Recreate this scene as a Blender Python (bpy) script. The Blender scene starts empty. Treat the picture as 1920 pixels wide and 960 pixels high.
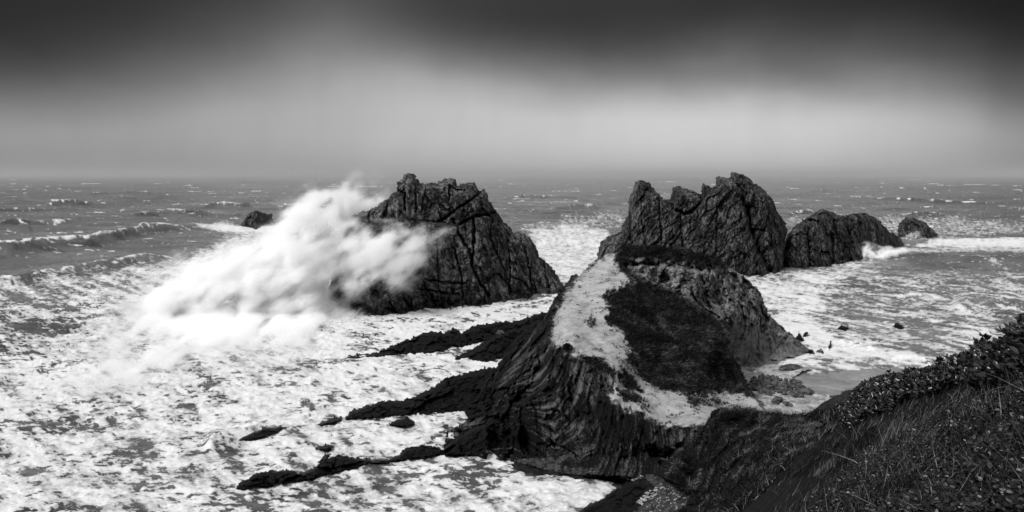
import bpy, math, random
import numpy as np

rng = np.random.default_rng(11)
random.seed(5)
C = bpy.context.scene.collection
sc = bpy.context.scene

# ------------------------------------------------------------------ camera model
F, HOR, H = 1500.0, 326.0, 35.0          # focal length in photo pixels, horizon row, eye height (m)

def P(px, py, Y):
    px = np.asarray(px, float); py = np.asarray(py, float); Y = np.asarray(Y, float)
    return np.stack(np.broadcast_arrays((px - 960) / F * Y, Y, H - (py - HOR) / F * Y), -1)

def seaY(py, z=0.0):
    return (H - z) * F / np.maximum(np.asarray(py, float) - HOR, 0.5)

# ------------------------------------------------------------------ noise (numpy)
def _hash(i, j, k, seed=0):
    n = (i.astype(np.int64) * 374761393 + j.astype(np.int64) * 668265263 + k.astype(np.int64) * 2147483647 + seed * 1274126177) & 0xFFFFFFFF
    n = ((n ^ (n >> 13)) * 1274126177) & 0xFFFFFFFF
    n = ((n ^ (n >> 16)) * 2246822519) & 0xFFFFFFFF
    n = n ^ (n >> 15)
    return n & 0xFFFFFF

_pr = np.random.default_rng(99)
_PERM = np.concatenate([_pr.permutation(256)] * 3).astype(np.int32)
_G = _pr.normal(size=(256, 3)); _G = (_G / np.linalg.norm(_G, axis=1)[:, None] * 1.45).astype(np.float32)
_GX, _GY, _GZ = (np.ascontiguousarray(_G[:, c]) for c in range(3))

def perlin(p, seed=0):
    """gradient noise; a constant third coordinate is treated as a flat slice (half the work)"""
    p = np.asarray(p, float)
    f0 = np.floor(p); ii = f0.astype(np.int64); f = (p - f0).astype(np.float32)
    i = ((ii + seed * np.array([37, 57, 11])) & 255).astype(np.int32)
    u = f * f * f * (f * (f * 6 - 15) + 10)
    flat = len(p) > 1 and np.ptp(p[:, 2]) < 1e-9
    res = np.zeros(len(p), np.float32)
    for dx in (0, 1):
        wx = u[:, 0] if dx else 1 - u[:, 0]; a = _PERM[i[:, 0] + dx]
        for dy in (0, 1):
            w = wx * (u[:, 1] if dy else 1 - u[:, 1]); b = _PERM[a + i[:, 1] + dy]
            for dz in ((0,) if flat else (0, 1)):
                h = _PERM[b + i[:, 2] + dz]
                g = _GX[h] * (f[:, 0] - dx) + _GY[h] * (f[:, 1] - dy)
                if flat: res += w * g * 1.15
                else: res += w * (u[:, 2] if dz else 1 - u[:, 2]) * (g + _GZ[h] * (f[:, 2] - dz))
    return res.astype(float)

def fbm(p, octaves=5, seed=0, gain=.5, lac=2.03):
    r = 0; a = 1; p = np.asarray(p, float)
    for o in range(octaves):
        r = r + a * perlin(p, seed + o); p = p * lac + 17.3; a *= gain
    return r

def ridged(p, octaves=4, seed=0, gain=.5):
    r = 0; a = 1; p = np.asarray(p, float)
    for o in range(octaves):
        r = r + a * (1 - 2 * np.abs(perlin(p, seed + o))); p = p * 2.07 + 9.1; a *= gain
    return r - .9

def worley(p, seed=0):
    """F1, F2, the nearest cell's random value, and a random plane through that cell (angular facets)"""
    p = np.asarray(p, float); i = np.floor(p).astype(np.int64)
    d1 = np.full(len(p), 9.0); d2 = np.full(len(p), 9.0); cv = np.zeros(len(p)); fa = np.zeros(len(p))
    for dx in (-1, 0, 1):
        for dy in (-1, 0, 1):
            for dz in (-1, 0, 1):
                a, b, c = i[:, 0] + dx, i[:, 1] + dy, i[:, 2] + dz
                h = _hash(a, b, c, seed)
                q = np.stack([a + (h & 255) / 255., b + ((h >> 8) & 255) / 255., c + ((h >> 16) & 255) / 255.], 1) - p
                d = np.sqrt((q ** 2).sum(1))
                near = d < d1
                h2 = _hash(a, b, c, seed + 77)
                pl = q[:, 0] * ((h2 & 255) / 127.5 - 1) + q[:, 2] * (((h2 >> 8) & 255) / 127.5 - 1) + q[:, 1] * (((h2 >> 4) & 255) / 255. - .5)
                d2 = np.where(near, d1, np.minimum(d2, d))
                cv = np.where(near, h2 / 16777215.0, cv); fa = np.where(near, pl, fa)
                d1 = np.where(near, d, d1)
    return d1, d2, cv, fa

def sstep(a, b, x):
    t = np.clip((x - a) / (b - a), 0, 1)
    return t * t * (3 - 2 * t)

# ------------------------------------------------------------------ 2-D helpers on photo coordinates
def inside(poly, x, y):
    r = np.zeros(x.shape, bool); n = len(poly)
    for k in range(n):
        x1, y1 = poly[k]; x2, y2 = poly[(k + 1) % n]
        if y1 == y2: continue
        c = ((y1 > y) != (y2 > y)) & (x < (x2 - x1) * (y - y1) / (y2 - y1) + x1)
        r ^= c
    return r

def dist_line(line, x, y):
    d = np.full(x.shape, 1e9)
    for (x1, y1), (x2, y2) in zip(line[:-1], line[1:]):
        ex, ey = x2 - x1, y2 - y1; L = ex * ex + ey * ey + 1e-9
        t = np.clip(((x - x1) * ex + (y - y1) * ey) / L, 0, 1)
        d = np.minimum(d, np.hypot(x - x1 - t * ex, y - y1 - t * ey))
    return d

def soft_in(poly, x, y, w):
    d = dist_line(list(poly) + [poly[0]], x, y)
    s = np.where(inside(poly, x, y), d, -d)
    return sstep(-w, w, s)

class TPS:
    """smooth surface through points (px, py, distance); linear in 1/distance, so a plane stays a plane"""
    def __init__(self, pts, smooth=0.0):
        a = np.array(pts, float); self.c = a[:, :2] / 100.0; n = len(a)
        K = self._k(self.c, self.c) + np.eye(n) * smooth
        Q = np.hstack([np.ones((n, 1)), self.c])
        A = np.block([[K, Q], [Q.T, np.zeros((3, 3))]])
        self.w = np.linalg.solve(A, np.concatenate([100.0 / a[:, 2], np.zeros(3)]))
    @staticmethod
    def _k(a, b):
        r2 = ((a[:, None, :] - b[None]) ** 2).sum(-1)
        return r2 * np.log(np.sqrt(r2) + 1e-9)
    def __call__(self, px, py):
        px = np.asarray(px, float).ravel(); py = np.asarray(py, float).ravel()
        out = np.empty(len(px)); n = len(self.c)
        for s in range(0, len(px), 20000):
            q = np.stack([px[s:s + 20000], py[s:s + 20000]], 1) / 100.0
            out[s:s + 20000] = self._k(q, self.c) @ self.w[:n] + self.w[n] + q @ self.w[n + 1:]
        return 100.0 / np.maximum(out, 0.12)

# ------------------------------------------------------------------ mesh + object helpers
def mesh_np(name, V, faces, mat, parent=None, smooth=True, attrs=None):
    """V (n,3), faces (m,k): one mesh object"""
    V = np.ascontiguousarray(V, np.float32); faces = np.ascontiguousarray(faces, np.int32)
    m, k = faces.shape
    me = bpy.data.meshes.new(name)
    me.vertices.add(len(V)); me.vertices.foreach_set('co', V.ravel())
    me.loops.add(m * k); me.loops.foreach_set('vertex_index', faces.ravel())
    me.polygons.add(m)
    me.polygons.foreach_set('loop_start', np.arange(m, dtype=np.int32) * k)
    me.polygons.foreach_set('loop_total', np.full(m, k, np.int32))
    me.polygons.foreach_set('use_smooth', np.full(m, smooth))
    for an, av in (attrs or {}).items():
        at = me.attributes.new(an, 'FLOAT', 'POINT'); at.data.foreach_set('value', np.ascontiguousarray(av, np.float32))
    me.update(calc_edges=True)
    me.materials.append(mat)
    o = bpy.data.objects.new(name, me); C.objects.link(o)
    if parent is not None: o.parent = parent
    return o

def tag(o, label=None, cat=None, group=None, kind=None):
    if label: o['label'] = label
    if cat: o['category'] = cat
    if group: o['group'] = group
    if kind: o['kind'] = kind
    return o

def grid_faces(mask):
    ny, nx = mask.shape
    idx = -np.ones(mask.shape, np.int64); idx[mask] = np.arange(mask.sum())
    q = mask[:-1, :-1] & mask[1:, :-1] & mask[:-1, 1:] & mask[1:, 1:]
    a = idx[:-1, :-1][q]; b = idx[1:, :-1][q]; c = idx[1:, 1:][q]; d = idx[:-1, 1:][q]
    return np.stack([a, b, c, d], 1)

def close_back(V, Fc, Vb):
    """a second skin Vb behind the first, joined along the border"""
    n = len(V)
    e = np.concatenate([Fc[:, [0, 1]], Fc[:, [1, 2]], Fc[:, [2, 3]], Fc[:, [3, 0]]])
    key = np.sort(e, 1); key = key[:, 0] * (n + 1) + key[:, 1]
    _, inv, cnt = np.unique(key, return_inverse=True, return_counts=True)
    be = e[cnt[inv] == 1]
    bridge = np.stack([be[:, 1], be[:, 0], be[:, 0] + n, be[:, 1] + n], 1)
    return np.concatenate([V, Vb]), np.concatenate([Fc, Fc[:, ::-1] + n, bridge])

# ------------------------------------------------------------------ node helpers
class NT:
    def __init__(self, name):
        self.m = bpy.data.materials.new(name); self.m.use_nodes = True
        self.t = self.m.node_tree; self.t.nodes.clear()
        self.out = self.t.nodes.new('ShaderNodeOutputMaterial')
    def n(self, kind, **kw):
        nd = self.t.nodes.new(kind)
        for k, v in kw.items():
            if k.startswith('i_'):
                nd.inputs[k[2:].replace('_', ' ')].default_value = v
            else: setattr(nd, k, v)
        return nd
    def l(self, a, b): self.t.links.new(a, b)
    def math(self, op, a, b=None, clamp=False):
        nd = self.t.nodes.new('ShaderNodeMath'); nd.operation = op; nd.use_clamp = clamp
        for s, v in ((0, a), (1, b)):
            if v is None: continue
            if hasattr(v, 'is_linked'): self.l(v, nd.inputs[s])
            else: nd.inputs[s].default_value = v
        return nd.outputs[0]
    def mapr(self, v, a, b, c=0.0, d=1.0, smooth=True):
        nd = self.t.nodes.new('ShaderNodeMapRange'); nd.interpolation_type = 'SMOOTHSTEP' if smooth else 'LINEAR'
        self.l(v, nd.inputs[0])
        for s, x in zip((1, 2, 3, 4), (a, b, c, d)):
            if hasattr(x, 'is_linked'): self.l(x, nd.inputs[s])
            else: nd.inputs[s].default_value = x
        return nd.outputs[0]
    def mix(self, f, a, b):
        nd = self.t.nodes.new('ShaderNodeMix'); nd.data_type = 'FLOAT'
        for s, v in ((0, f), (2, a), (3, b)):
            if hasattr(v, 'is_linked'): self.l(v, nd.inputs[s])
            else: nd.inputs[s].default_value = v
        return nd.outputs[0]
    def attr(self, name):
        nd = self.t.nodes.new('ShaderNodeAttribute'); nd.attribute_name = name; return nd.outputs['Fac']
    def pos(self): return self.n('ShaderNodeNewGeometry').outputs['Position']
    def scaled(self, vec, s, rot=(0, 0, 0)):
        nd = self.n('ShaderNodeMapping'); nd.inputs['Scale'].default_value = s; nd.inputs['Rotation'].default_value = rot
        self.l(vec, nd.inputs['Vector']); return nd.outputs[0]
    def drawn(self, vec, stretch, rot):
        """coordinates pulled out along a direction (rotated first, then stretched)"""
        nd = self.n('ShaderNodeMapping', vector_type='TEXTURE'); nd.inputs['Rotation'].default_value = rot; nd.inputs['Scale'].default_value = stretch
        self.l(vec, nd.inputs['Vector']); return nd.outputs[0]
    def noise(self, vec, scale, detail=6, rough=.55, dist=0.0):
        nd = self.n('ShaderNodeTexNoise'); nd.inputs['Scale'].default_value = scale; nd.inputs['Detail'].default_value = detail
        nd.inputs['Roughness'].default_value = rough; nd.inputs['Distortion'].default_value = dist
        self.l(vec, nd.inputs['Vector']); return nd.outputs['Fac']
    def bsdf(self, col, rough, bump=None, strength=1.0, dist=0.1, spec=0.5):
        b = self.n('ShaderNodeBsdfPrincipled')
        for nm, v in (('Base Color', col), ('Roughness', rough), ('Specular IOR Level', spec)):
            if hasattr(v, 'is_linked'): self.l(v, b.inputs[nm])
            elif nm == 'Base Color': b.inputs[nm].default_value = (v, v, v, 1)
            else: b.inputs[nm].default_value = v
        if bump is not None:
            bp = self.n('ShaderNodeBump'); bp.inputs['Strength'].default_value = strength; bp.inputs['Distance'].default_value = dist
            self.l(bump, bp.inputs['Height']); self.l(bp.outputs[0], b.inputs['Normal'])
        self.l(b.outputs[0], self.out.inputs['Surface'])
        return b

def rock_material(name, dark=.016, light=.17, thr=.5, stretch=(1, 1, 1), rot=(0, 0, 0), scale=1.0, wet_z=2.0, bump=1.0):
    t = NT(name); p = t.pos()
    q = t.scaled(p, tuple(s * scale for s in stretch), rot)
    big = t.noise(q, .12, 5, .6, .3)
    mid = t.noise(q, .75, 6, .62, .4)
    fine = t.noise(q, 3.2, 5, .7)
    v = t.math('ADD', t.math('MULTIPLY', big, .5), t.math('ADD', t.math('MULTIPLY', mid, .8), t.math('MULTIPLY', fine, .7)))
    tone = t.math('POWER', t.mapr(v, thr * 2 - .12, thr * 2 + .30), 1.35)
    z = t.n('ShaderNodeSeparateXYZ'); t.l(p, z.inputs[0])
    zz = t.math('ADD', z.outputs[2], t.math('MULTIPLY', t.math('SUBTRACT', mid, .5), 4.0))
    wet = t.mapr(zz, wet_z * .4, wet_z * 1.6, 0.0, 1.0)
    cav = t.attr('cavity')
    col = t.mix(tone, dark, light)
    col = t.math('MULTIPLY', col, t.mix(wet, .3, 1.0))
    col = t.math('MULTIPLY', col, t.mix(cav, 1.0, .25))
    rough = t.mix(wet, .42, .85)
    h = t.math('ADD', t.math('MULTIPLY', mid, 1.2), t.math('MULTIPLY', fine, .55))
    t.bsdf(col, rough, h, bump, .9, .2)
    return t.m

# ------------------------------------------------------------------ materials
M = {}
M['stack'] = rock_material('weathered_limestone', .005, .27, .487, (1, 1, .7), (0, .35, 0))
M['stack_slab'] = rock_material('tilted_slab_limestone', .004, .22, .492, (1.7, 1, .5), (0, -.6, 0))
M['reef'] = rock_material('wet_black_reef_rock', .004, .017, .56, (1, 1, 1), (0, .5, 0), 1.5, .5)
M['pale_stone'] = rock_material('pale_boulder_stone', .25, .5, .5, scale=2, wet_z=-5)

def headland_material():
    t = NT('headland_ground'); p = t.pos()
    pale, grass, cliff, scree = t.attr('pale'), t.attr('grass'), t.attr('cliff'), t.attr('scree')
    n1 = t.noise(p, .35, 6, .6, .5); n2 = t.noise(p, 1.6, 6, .65, .3); n3 = t.noise(p, 5.5, 4, .65)
    # eroded soil, streaked along the slope
    streak = t.noise(t.scaled(p, (.35, .22, 2.4), (0, .25, .3)), 1.2, 7, .66, .6)
    soil = t.mapr(t.math('ADD', t.math('ADD', t.math('MULTIPLY', streak, .85), t.math('MULTIPLY', n2, .25)), t.math('MULTIPLY', n1, .5)), .40, 1.0, .07, .43)
    # rock of the seaward face
    rv = t.math('ADD', t.math('MULTIPLY', n1, .6), t.math('ADD', t.math('MULTIPLY', n2, .8), t.math('MULTIPLY', n3, .6)))
    rock = t.mapr(rv, .84, 1.18, .008, .30)
    # strata of the left cliff
    st = t.noise(t.scaled(p, (2.2, 2.2, .32), (.1, .28, 0)), 1.0, 6, .68, .35)
    clf = t.mapr(t.math('ADD', t.math('ADD', t.attr('strata'), t.math('MULTIPLY', t.math('SUBTRACT', st, .5), .8)), t.math('MULTIPLY', t.math('SUBTRACT', n3, .5), .9)), .36, .98, .006, .17)
    gr = t.mapr(t.math('ADD', n2, t.math('MULTIPLY', n3, .6)), .65, 1.05, .006, .05)
    scr = t.mapr(t.math('ADD', n1, n3), .75, 1.3, .07, .26)
    col = t.mix(cliff, rock, clf)
    col = t.mix(scree, col, scr)
    edge = t.math('ADD', t.math('MULTIPLY', t.math('SUBTRACT', n2, .5), 1.5), t.math('MULTIPLY', t.math('SUBTRACT', n3, .5), 1.0))
    col = t.mix(t.mapr(t.math('ADD', pale, edge), .3, .8), col, soil)
    col = t.mix(t.mapr(t.math('ADD', grass, edge), .32, .68), col, gr)
    col = t.math('MULTIPLY', col, t.mix(t.attr('cavity'), 1.0, .25))
    h = t.math('ADD', t.math('ADD', t.math('MULTIPLY', n2, 1.0), t.math('MULTIPLY', n3, .45)), t.math('MULTIPLY', t.math('MULTIPLY', st, 1.1), cliff))
    t.bsdf(col, .85, h, 1.0, .5, .12)
    bp = [n for n in t.t.nodes if n.type == 'BUMP'][0]
    t.l(t.mix(pale, 1.0, .75), bp.inputs['Strength'])
    return t.m
M['headland'] = headland_material()

def sea_material():
    t = NT('sea_water'); p = t.pos()
    foam = t.attr('foam'); lace = t.attr('lace'); wt = t.attr('tone_face_shade')
    fl = t.drawn(p, (1.4, .9, 1e5), (0, 0, .3))
    a = t.noise(fl, .8, 9, .72, .9)
    b = t.noise(t.drawn(p, (1.5, .8, 1e5), (0, 0, .1)), 2.8, 7, .74, .8)
    v = t.math('ADD', t.math('MULTIPLY', a, .45), t.math('MULTIPLY', b, .55))
    k = t.math('ADD', t.math('ADD', foam, t.math('MULTIPLY', lace, 1.0)), t.math('MULTIPLY', t.math('SUBTRACT', v, .5), 1.7))
    vo = t.n('ShaderNodeTexVoronoi'); vo.feature = 'DISTANCE_TO_EDGE'; vo.inputs['Scale'].default_value = .42
    nv = t.n('ShaderNodeTexNoise'); nv.inputs['Scale'].default_value = .55; nv.inputs['Detail'].default_value = 5; t.l(p, nv.inputs['Vector'])
    ma = t.n('ShaderNodeVectorMath'); ma.operation = 'MULTIPLY_ADD'; t.l(nv.outputs['Color'], ma.inputs[0]); ma.inputs[1].default_value = (5, 5, 0); t.l(t.scaled(p, (1, 1.2, 0)), ma.inputs[2]); t.l(ma.outputs[0], vo.inputs['Vector'])
    web = t.math('SUBTRACT', .17, vo.outputs['Distance'])
    k = t.math('ADD', k, t.math('MULTIPLY', web, t.mapr(foam, .75, 1.0, 1.0, .35)))
    cover = t.mapr(k, .43, .57)
    thick = t.mapr(k, .44, 1.1, .32, .68)
    fcol = t.math('MULTIPLY', thick, t.mapr(b, .25, .7, .80, 1.0))
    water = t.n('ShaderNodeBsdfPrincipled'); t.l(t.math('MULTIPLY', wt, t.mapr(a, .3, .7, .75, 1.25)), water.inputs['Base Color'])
    water.inputs['Roughness'].default_value = .22; water.inputs['IOR'].default_value = 1.33
    fo = t.n('ShaderNodeBsdfPrincipled'); fo.inputs['Roughness'].default_value = .8; fo.inputs['Specular IOR Level'].default_value = .1
    t.l(fcol, fo.inputs['Base Color'])
    bp = t.n('ShaderNodeBump'); bp.inputs['Strength'].default_value = .55; bp.inputs['Distance'].default_value = .5
    t.l(v, bp.inputs['Height']); t.l(bp.outputs[0], water.inputs['Normal'])
    bf = t.n('ShaderNodeBump'); bf.inputs['Strength'].default_value = .4; bf.inputs['Distance'].default_value = .2
    t.l(t.math('ADD', v, t.math('MULTIPLY', cover, .3)), bf.inputs['Height']); t.l(bf.outputs[0], fo.inputs['Normal'])
    mx = t.n('ShaderNodeMixShader'); t.l(cover, mx.inputs[0]); t.l(water.outputs[0], mx.inputs[1]); t.l(fo.outputs[0], mx.inputs[2])
    t.l(mx.outputs[0], t.out.inputs['Surface'])
    return t.m
M['sea'] = sea_material()

def spray_material():
    t = NT('white_spray')
    d = t.n('ShaderNodeBsdfDiffuse'); d.inputs['Color'].default_value = (.97, .97, .97, 1)
    tr = t.n('ShaderNodeBsdfTranslucent'); tr.inputs['Color'].default_value = (.97, .97, .97, 1)
    mx = t.n('ShaderNodeMixShader'); mx.inputs[0].default_value = .4
    t.l(d.outputs[0], mx.inputs[1]); t.l(tr.outputs[0], mx.inputs[2])
    t.l(mx.outputs[0], t.out.inputs['Surface'])
    return t.m
M['spray'] = spray_material()

def mist_material():
    t = NT('spray_mist'); p = t.pos()
    n1 = t.noise(t.drawn(p, (1.9, 1, .75), (0, -.6, 0)), 1.15, 6, .7, .5)
    d = t.attr('density')
    d = t.math('SUBTRACT', t.math('MULTIPLY', d, t.mapr(n1, .26, .72, .45, 2.6)), t.mapr(n1, .36, .60, .055, 0.0))
    d = t.math('MAXIMUM', d, 0.0)
    v = t.n('ShaderNodeVolumeScatter'); v.inputs['Color'].default_value = (1, 1, 1, 1); v.inputs['Anisotropy'].default_value = -.1
    t.l(d, v.inputs['Density']); t.l(v.outputs[0], t.out.inputs['Volume'])
    return t.m
M['mist'] = mist_material()

def simple(name, lo, hi, scale, rough=.85, thr=.5, bump=.5, dist=.1, spec=.1):
    t = NT(name); p = t.pos(); a = t.noise(p, scale, 7, .65, .3); b = t.noise(p, scale * 5, 4, .6)
    v = t.math('ADD', t.math('MULTIPLY', a, .65), t.math('MULTIPLY', b, .35))
    t.bsdf(t.mapr(v, thr - .14, thr + .2, lo, hi), rough, v, bump, dist, spec)
    return t.m
M['sand'] = simple('damp_pale_sand', .10, .52, .5, .7, .5, .5, .3)
M['shingle'] = simple('dark_shingle', .004, .024, 1.6, .7, .52, 1.0, .3)
M['hill'] = simple('turf_soil', .002, .022, 1.3, .9, .54, 1.0, .3)
M['slope'] = simple('far_turf', .008, .035, .9, .9, .5, .8, .3)
M['pool'] = simple('pool_water', .18, .36, .12, .12, .5, .02, .02, .5)
M['boulder'] = simple('boulder_rock', .012, .16, 1.6, .75, .52, 1.0, .2)
M['pebble'] = simple('pebble_rock', .008, .08, 1.1, .75, .5, .3, .05)
M['pale_pebble'] = simple('pale_pebble_rock', .10, .5, 1.1, .75, .5, .3, .05)

def blade_material(name, lo, hi, rough=.6, spec=.08, trans=.25):
    t = NT(name); tone = t.attr('tone')
    c = t.mix(t.math('POWER', tone, 3.8), lo, hi)
    b = t.bsdf(c, rough, spec=spec)
    tr = t.n('ShaderNodeBsdfTranslucent'); t.l(c, tr.inputs['Color'])
    mx = t.n('ShaderNodeMixShader'); mx.inputs[0].default_value = trans
    t.l(b.outputs[0], mx.inputs[1]); t.l(tr.outputs[0], mx.inputs[2]); t.l(mx.outputs[0], t.out.inputs['Surface'])
    return t.m
M['grass'] = blade_material('wind_blown_grass', .002, .25)
M['turf'] = blade_material('short_turf', .005, .15)
M['leaf'] = blade_material('glossy_leaf', .005, .075, .33, .5, .12)
M['ivy'] = blade_material('ground_leaf', .003, .26, .45, .25, .15)
M['stem'] = simple('bark', .01, .04, 9, .9)

# ------------------------------------------------------------------ sea stacks and reefs
def block_disp(V, cell, amp, seed, rot=0.0, stretch=(1, 1, 1)):
    c, s = math.cos(rot), math.sin(rot)
    q = np.stack([(V[:, 0] * c + V[:, 2] * s) * stretch[0], V[:, 1] * stretch[1], (-V[:, 0] * s + V[:, 2] * c) * stretch[2]], 1) / cell
    q = q + .2 * np.stack([fbm(q * 1.1, 3, seed + 5), fbm(q * 1.1 + 31, 3, seed + 6), fbm(q * 1.1 + 57, 3, seed + 7)], 1)
    d1, d2, cv, fa = worley(q, seed)
    crack = 1 - sstep(.0, .11, d2 - d1)
    return amp * ((cv - .5) * .8 + 1.25 * fa), crack

def sea_rock(name, top, base, mat, label, cat='rock', group=None, step=1.5, setback=10, rnd=4, D=18, amp=1.0, cell=5.0, rot=.3,
             stretch=(1.6, 1, .7), cracks=(), seed=1, warp=1.2, base_z=0.0, slope_p=1.0, back=10.0, crackdepth=.4, parts=None):
    top = [tuple(map(float, q)) for q in top]; base = [tuple(map(float, q)) for q in base]
    bx = np.array([q[0] for q in base]); by = np.array([q[1] for q in base]); o = np.argsort(bx); bx, by = bx[o], by[o]
    poly = top + [(q[0], q[1] + 5) for q in sorted(base, key=lambda q: -q[0])]
    xs = np.arange(min(q[0] for q in poly) - 3, max(q[0] for q in poly) + 3, step)
    ys = np.arange(min(q[1] for q in poly) - 3, max(q[1] for q in poly) + 3, step)
    X, Y = np.meshgrid(xs, ys); x, y = X.ravel(), Y.ravel()
    w = np.stack([x / 7.5, y / 7.5, np.full(x.shape, seed * 3.3)], 1)
    wx = x + warp * fbm(w, 4, seed) * 1.9; wy = y + warp * fbm(w + 40, 4, seed) * 1.9
    mask = inside(poly, wx, wy)
    x, y = x[mask], y[mask]
    yb = np.interp(x, bx, by); Yb = seaY(yb, base_z)
    # local top row for the height fraction
    tx = np.arange(xs[0], xs[-1] + 1, 1.0); ty = np.full(tx.shape, 1e9)
    for (x1, y1), (x2, y2) in zip(top[:-1], top[1:]):
        a, b = min(x1, x2), max(x1, x2); k = (tx >= a - .5) & (tx <= b + .5)
        if b - a < .5: ty[k] = np.minimum(ty[k], min(y1, y2))
        else: ty[k] = np.minimum(ty[k], np.clip(y1 + (y2 - y1) * (tx[k] - x1) / (x2 - x1), min(y1, y2), max(y1, y2)))
    ty = np.where(ty > 1e8, np.interp(tx, tx[ty < 1e8], ty[ty < 1e8]), ty)
    yt = np.interp(x, tx, ty)
    hgt = np.maximum(yb - yt, 2.0)
    full = max(by) - min(q[1] for q in top)
    t = np.clip((yb - y) / hgt, -.3, 1)
    d = dist_line(top, x, y)
    front = Yb + setback * (hgt / full) ** .7 * np.sign(t) * np.abs(t) ** slope_p + rnd * (1 - np.clip(d / D, 0, 1)) ** 2
    rim = Yb + setback * (hgt / full) ** .7 + rnd
    V = P(x, y, front)
    da, ca = block_disp(V, cell, amp * 1.6, seed, rot, stretch)
    db, cb = block_disp(V, cell * .36, amp * .6, seed + 20, rot, stretch)
    disp = da + db - amp * .45 * ridged(V / (cell * 1.3), 4, seed + 3) + amp * .35 * fbm(V / (cell * .25), 4, seed + 9)
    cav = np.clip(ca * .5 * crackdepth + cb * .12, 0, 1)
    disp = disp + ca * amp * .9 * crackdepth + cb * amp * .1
    for line, wd, dep in cracks:
        jx = x + 2.5 * fbm(np.stack([x / 14, y / 14, np.full(x.shape, 7.7)], 1), 3, seed + 30)
        jy = y + 2.5 * fbm(np.stack([x / 14, y / 14, np.full(x.shape, 3.7)], 1), 3, seed + 31)
        g = np.exp(-(dist_line(line, jx, jy) / wd) ** 2)
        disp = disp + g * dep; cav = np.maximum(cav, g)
    disp = disp * np.clip(.3 + d / (D * .6), 0, 1)
    front = front + disp
    V = P(x, y, front)
    Vb = P(x, y, np.maximum(rim, front) + back * np.sqrt(np.clip(d / D, 0, 1)) * .9 + .3)
    Vb[:, 2] = np.where(V[:, 2] < .5, -1.5, Vb[:, 2])
    fc = grid_faces(mask.reshape(X.shape))
    Va, Fa = close_back(V, fc, Vb)
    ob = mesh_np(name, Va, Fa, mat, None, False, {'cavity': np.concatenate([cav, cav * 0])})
    return tag(ob, label, cat, group)

A_top = [(606,600),(606,570),(612,552),(622,520),(634,480),(636,445),(642,418),(650,408),(672,398),(690,394),(700,388),(715,378),(725,373),(735,362),(743,357),(744,340),(754,335),(756,327),(768,323),(780,328),(785,335),(789,343),(803,342),(820,342),(823,340),(832,334),(845,333),(855,336),(858,346),(870,343),(890,341),(896,352),(900,358),(907,354),(915,362),(917,373),(928,390),(935,400),(945,415),(958,425),(962,435),(980,434),(995,445),(1005,462),(1012,482),(1020,485),(1035,500),(1045,515),(1058,535),(1061,552)]
A_base = [(606,578),(680,592),(745,587),(800,578),(850,575),(890,573),(930,567),(985,558),(1061,550)]
A_cracks = [([(743,357),(758,362),(760,392)],2.2,2.5),([(779,342),(778,372),(781,395)],1.8,2.),([(694,392),(692,420)],2.5,2.5),([(728,375),(720,415)],3,3),
  ([(905,358),(875,380),(850,398),(825,415)],2.2,2.5),([(935,398),(895,405),(860,420),(838,425)],2.6,3),([(850,412),(868,450),(880,470),(888,492)],2.6,3),
  ([(838,440),(852,470),(865,510),(868,560)],1.8,2.),([(888,410),(889,450),(885,498),(900,530),(918,555)],2.2,3),([(795,415),(835,418)],2,1.),
  ([(925,400),(918,445),(935,480),(950,520),(960,550)],1.4,1.5),([(952,450),(957,500),(955,552)],1.6,1.6),([(975,440),(990,490),(998,545)],1.6,1.8),([(1020,486),(1022,510),(1030,540)],1.8,2.),
  ([(770,520),(820,528),(870,532)],2.2,1.8),([(775,540),(830,548),(860,552)],1.8,1.5),([(790,525),(812,560),(820,580)],1.8,1.8),([(750,540),(765,575)],2.2,2),([(730,565),(745,590)],1.6,1.5),
  ([(820,470),(822,530),(830,575)],1.3,1.4),([(700,420),(715,435),(712,455)],6,5),([(650,555),(690,585)],8,5),([(800,345),(790,395)],1.3,1.2),([(845,345),(840,380),(855,398)],1.4,1.2),([(962,520),(985,530),(998,550)],1.6,1.4)]
sea_rock('sea_stack', A_top, A_base, M['stack'], 'large jagged pyramid-shaped sea stack with white spray breaking over its left side', 'sea stack', None,
         1.4, 16, 6, 26, .85, 5.5, .45, (1.5, 1, .75), A_cracks, 3)

B_top = [(1117,505),(1119,480),(1121,465),(1128,450),(1140,442),(1165,432),(1166,422),(1176,405),(1180,370),(1187,352),(1192,340),(1199,336),(1219,341),(1222,350),(1235,360),(1244,373),(1255,372),(1259,360),(1260,352),(1270,347),(1285,353),(1303,358),(1314,363),(1315,350),(1318,343),(1325,345),(1333,352),(1341,347),(1341,333),(1348,328),(1360,332),(1369,331),(1368,325),(1373,321),(1392,325),(1405,334),(1420,345),(1437,358),(1450,375),(1458,395),(1465,405),(1475,420),(1478,435),(1473,455),(1468,470),(1471,495),(1470,510)]
B_base = [(1117,503),(1200,515),(1300,520),(1400,518),(1440,516),(1470,509)]
B_cracks = [([(1313,352),(1317,375),(1305,390),(1285,402),(1268,395)],2.4,3.5),([(1235,360),(1238,400),(1240,450)],1.6,2),([(1275,395),(1282,470)],1.6,2),([(1404,390),(1410,430),(1425,470),(1445,510)],5,5),
  ([(1392,370),(1402,395),(1408,420)],3,3),([(1410,432),(1432,432)],3,2),([(1180,400),(1182,450)],2,2),([(1345,400),(1342,470)],1.6,1.5),([(1200,350),(1204,420),(1210,460)],1.5,1.2),([(1370,331),(1385,350),(1400,365)],1.6,1.5),([(1445,400),(1462,440),(1464,470)],2,2),([(1243,372),(1262,390)],2,2)]
sea_rock('sea_stack', B_top, B_base, M['stack_slab'], 'twin-crested sea stack rising behind the headland, its right crest taller and rounded', 'sea stack', None,
         1.4, 18, 7, 22, 1.0, 5.5, -.62, (2.2, 1, .6), B_cracks, 8)
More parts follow.
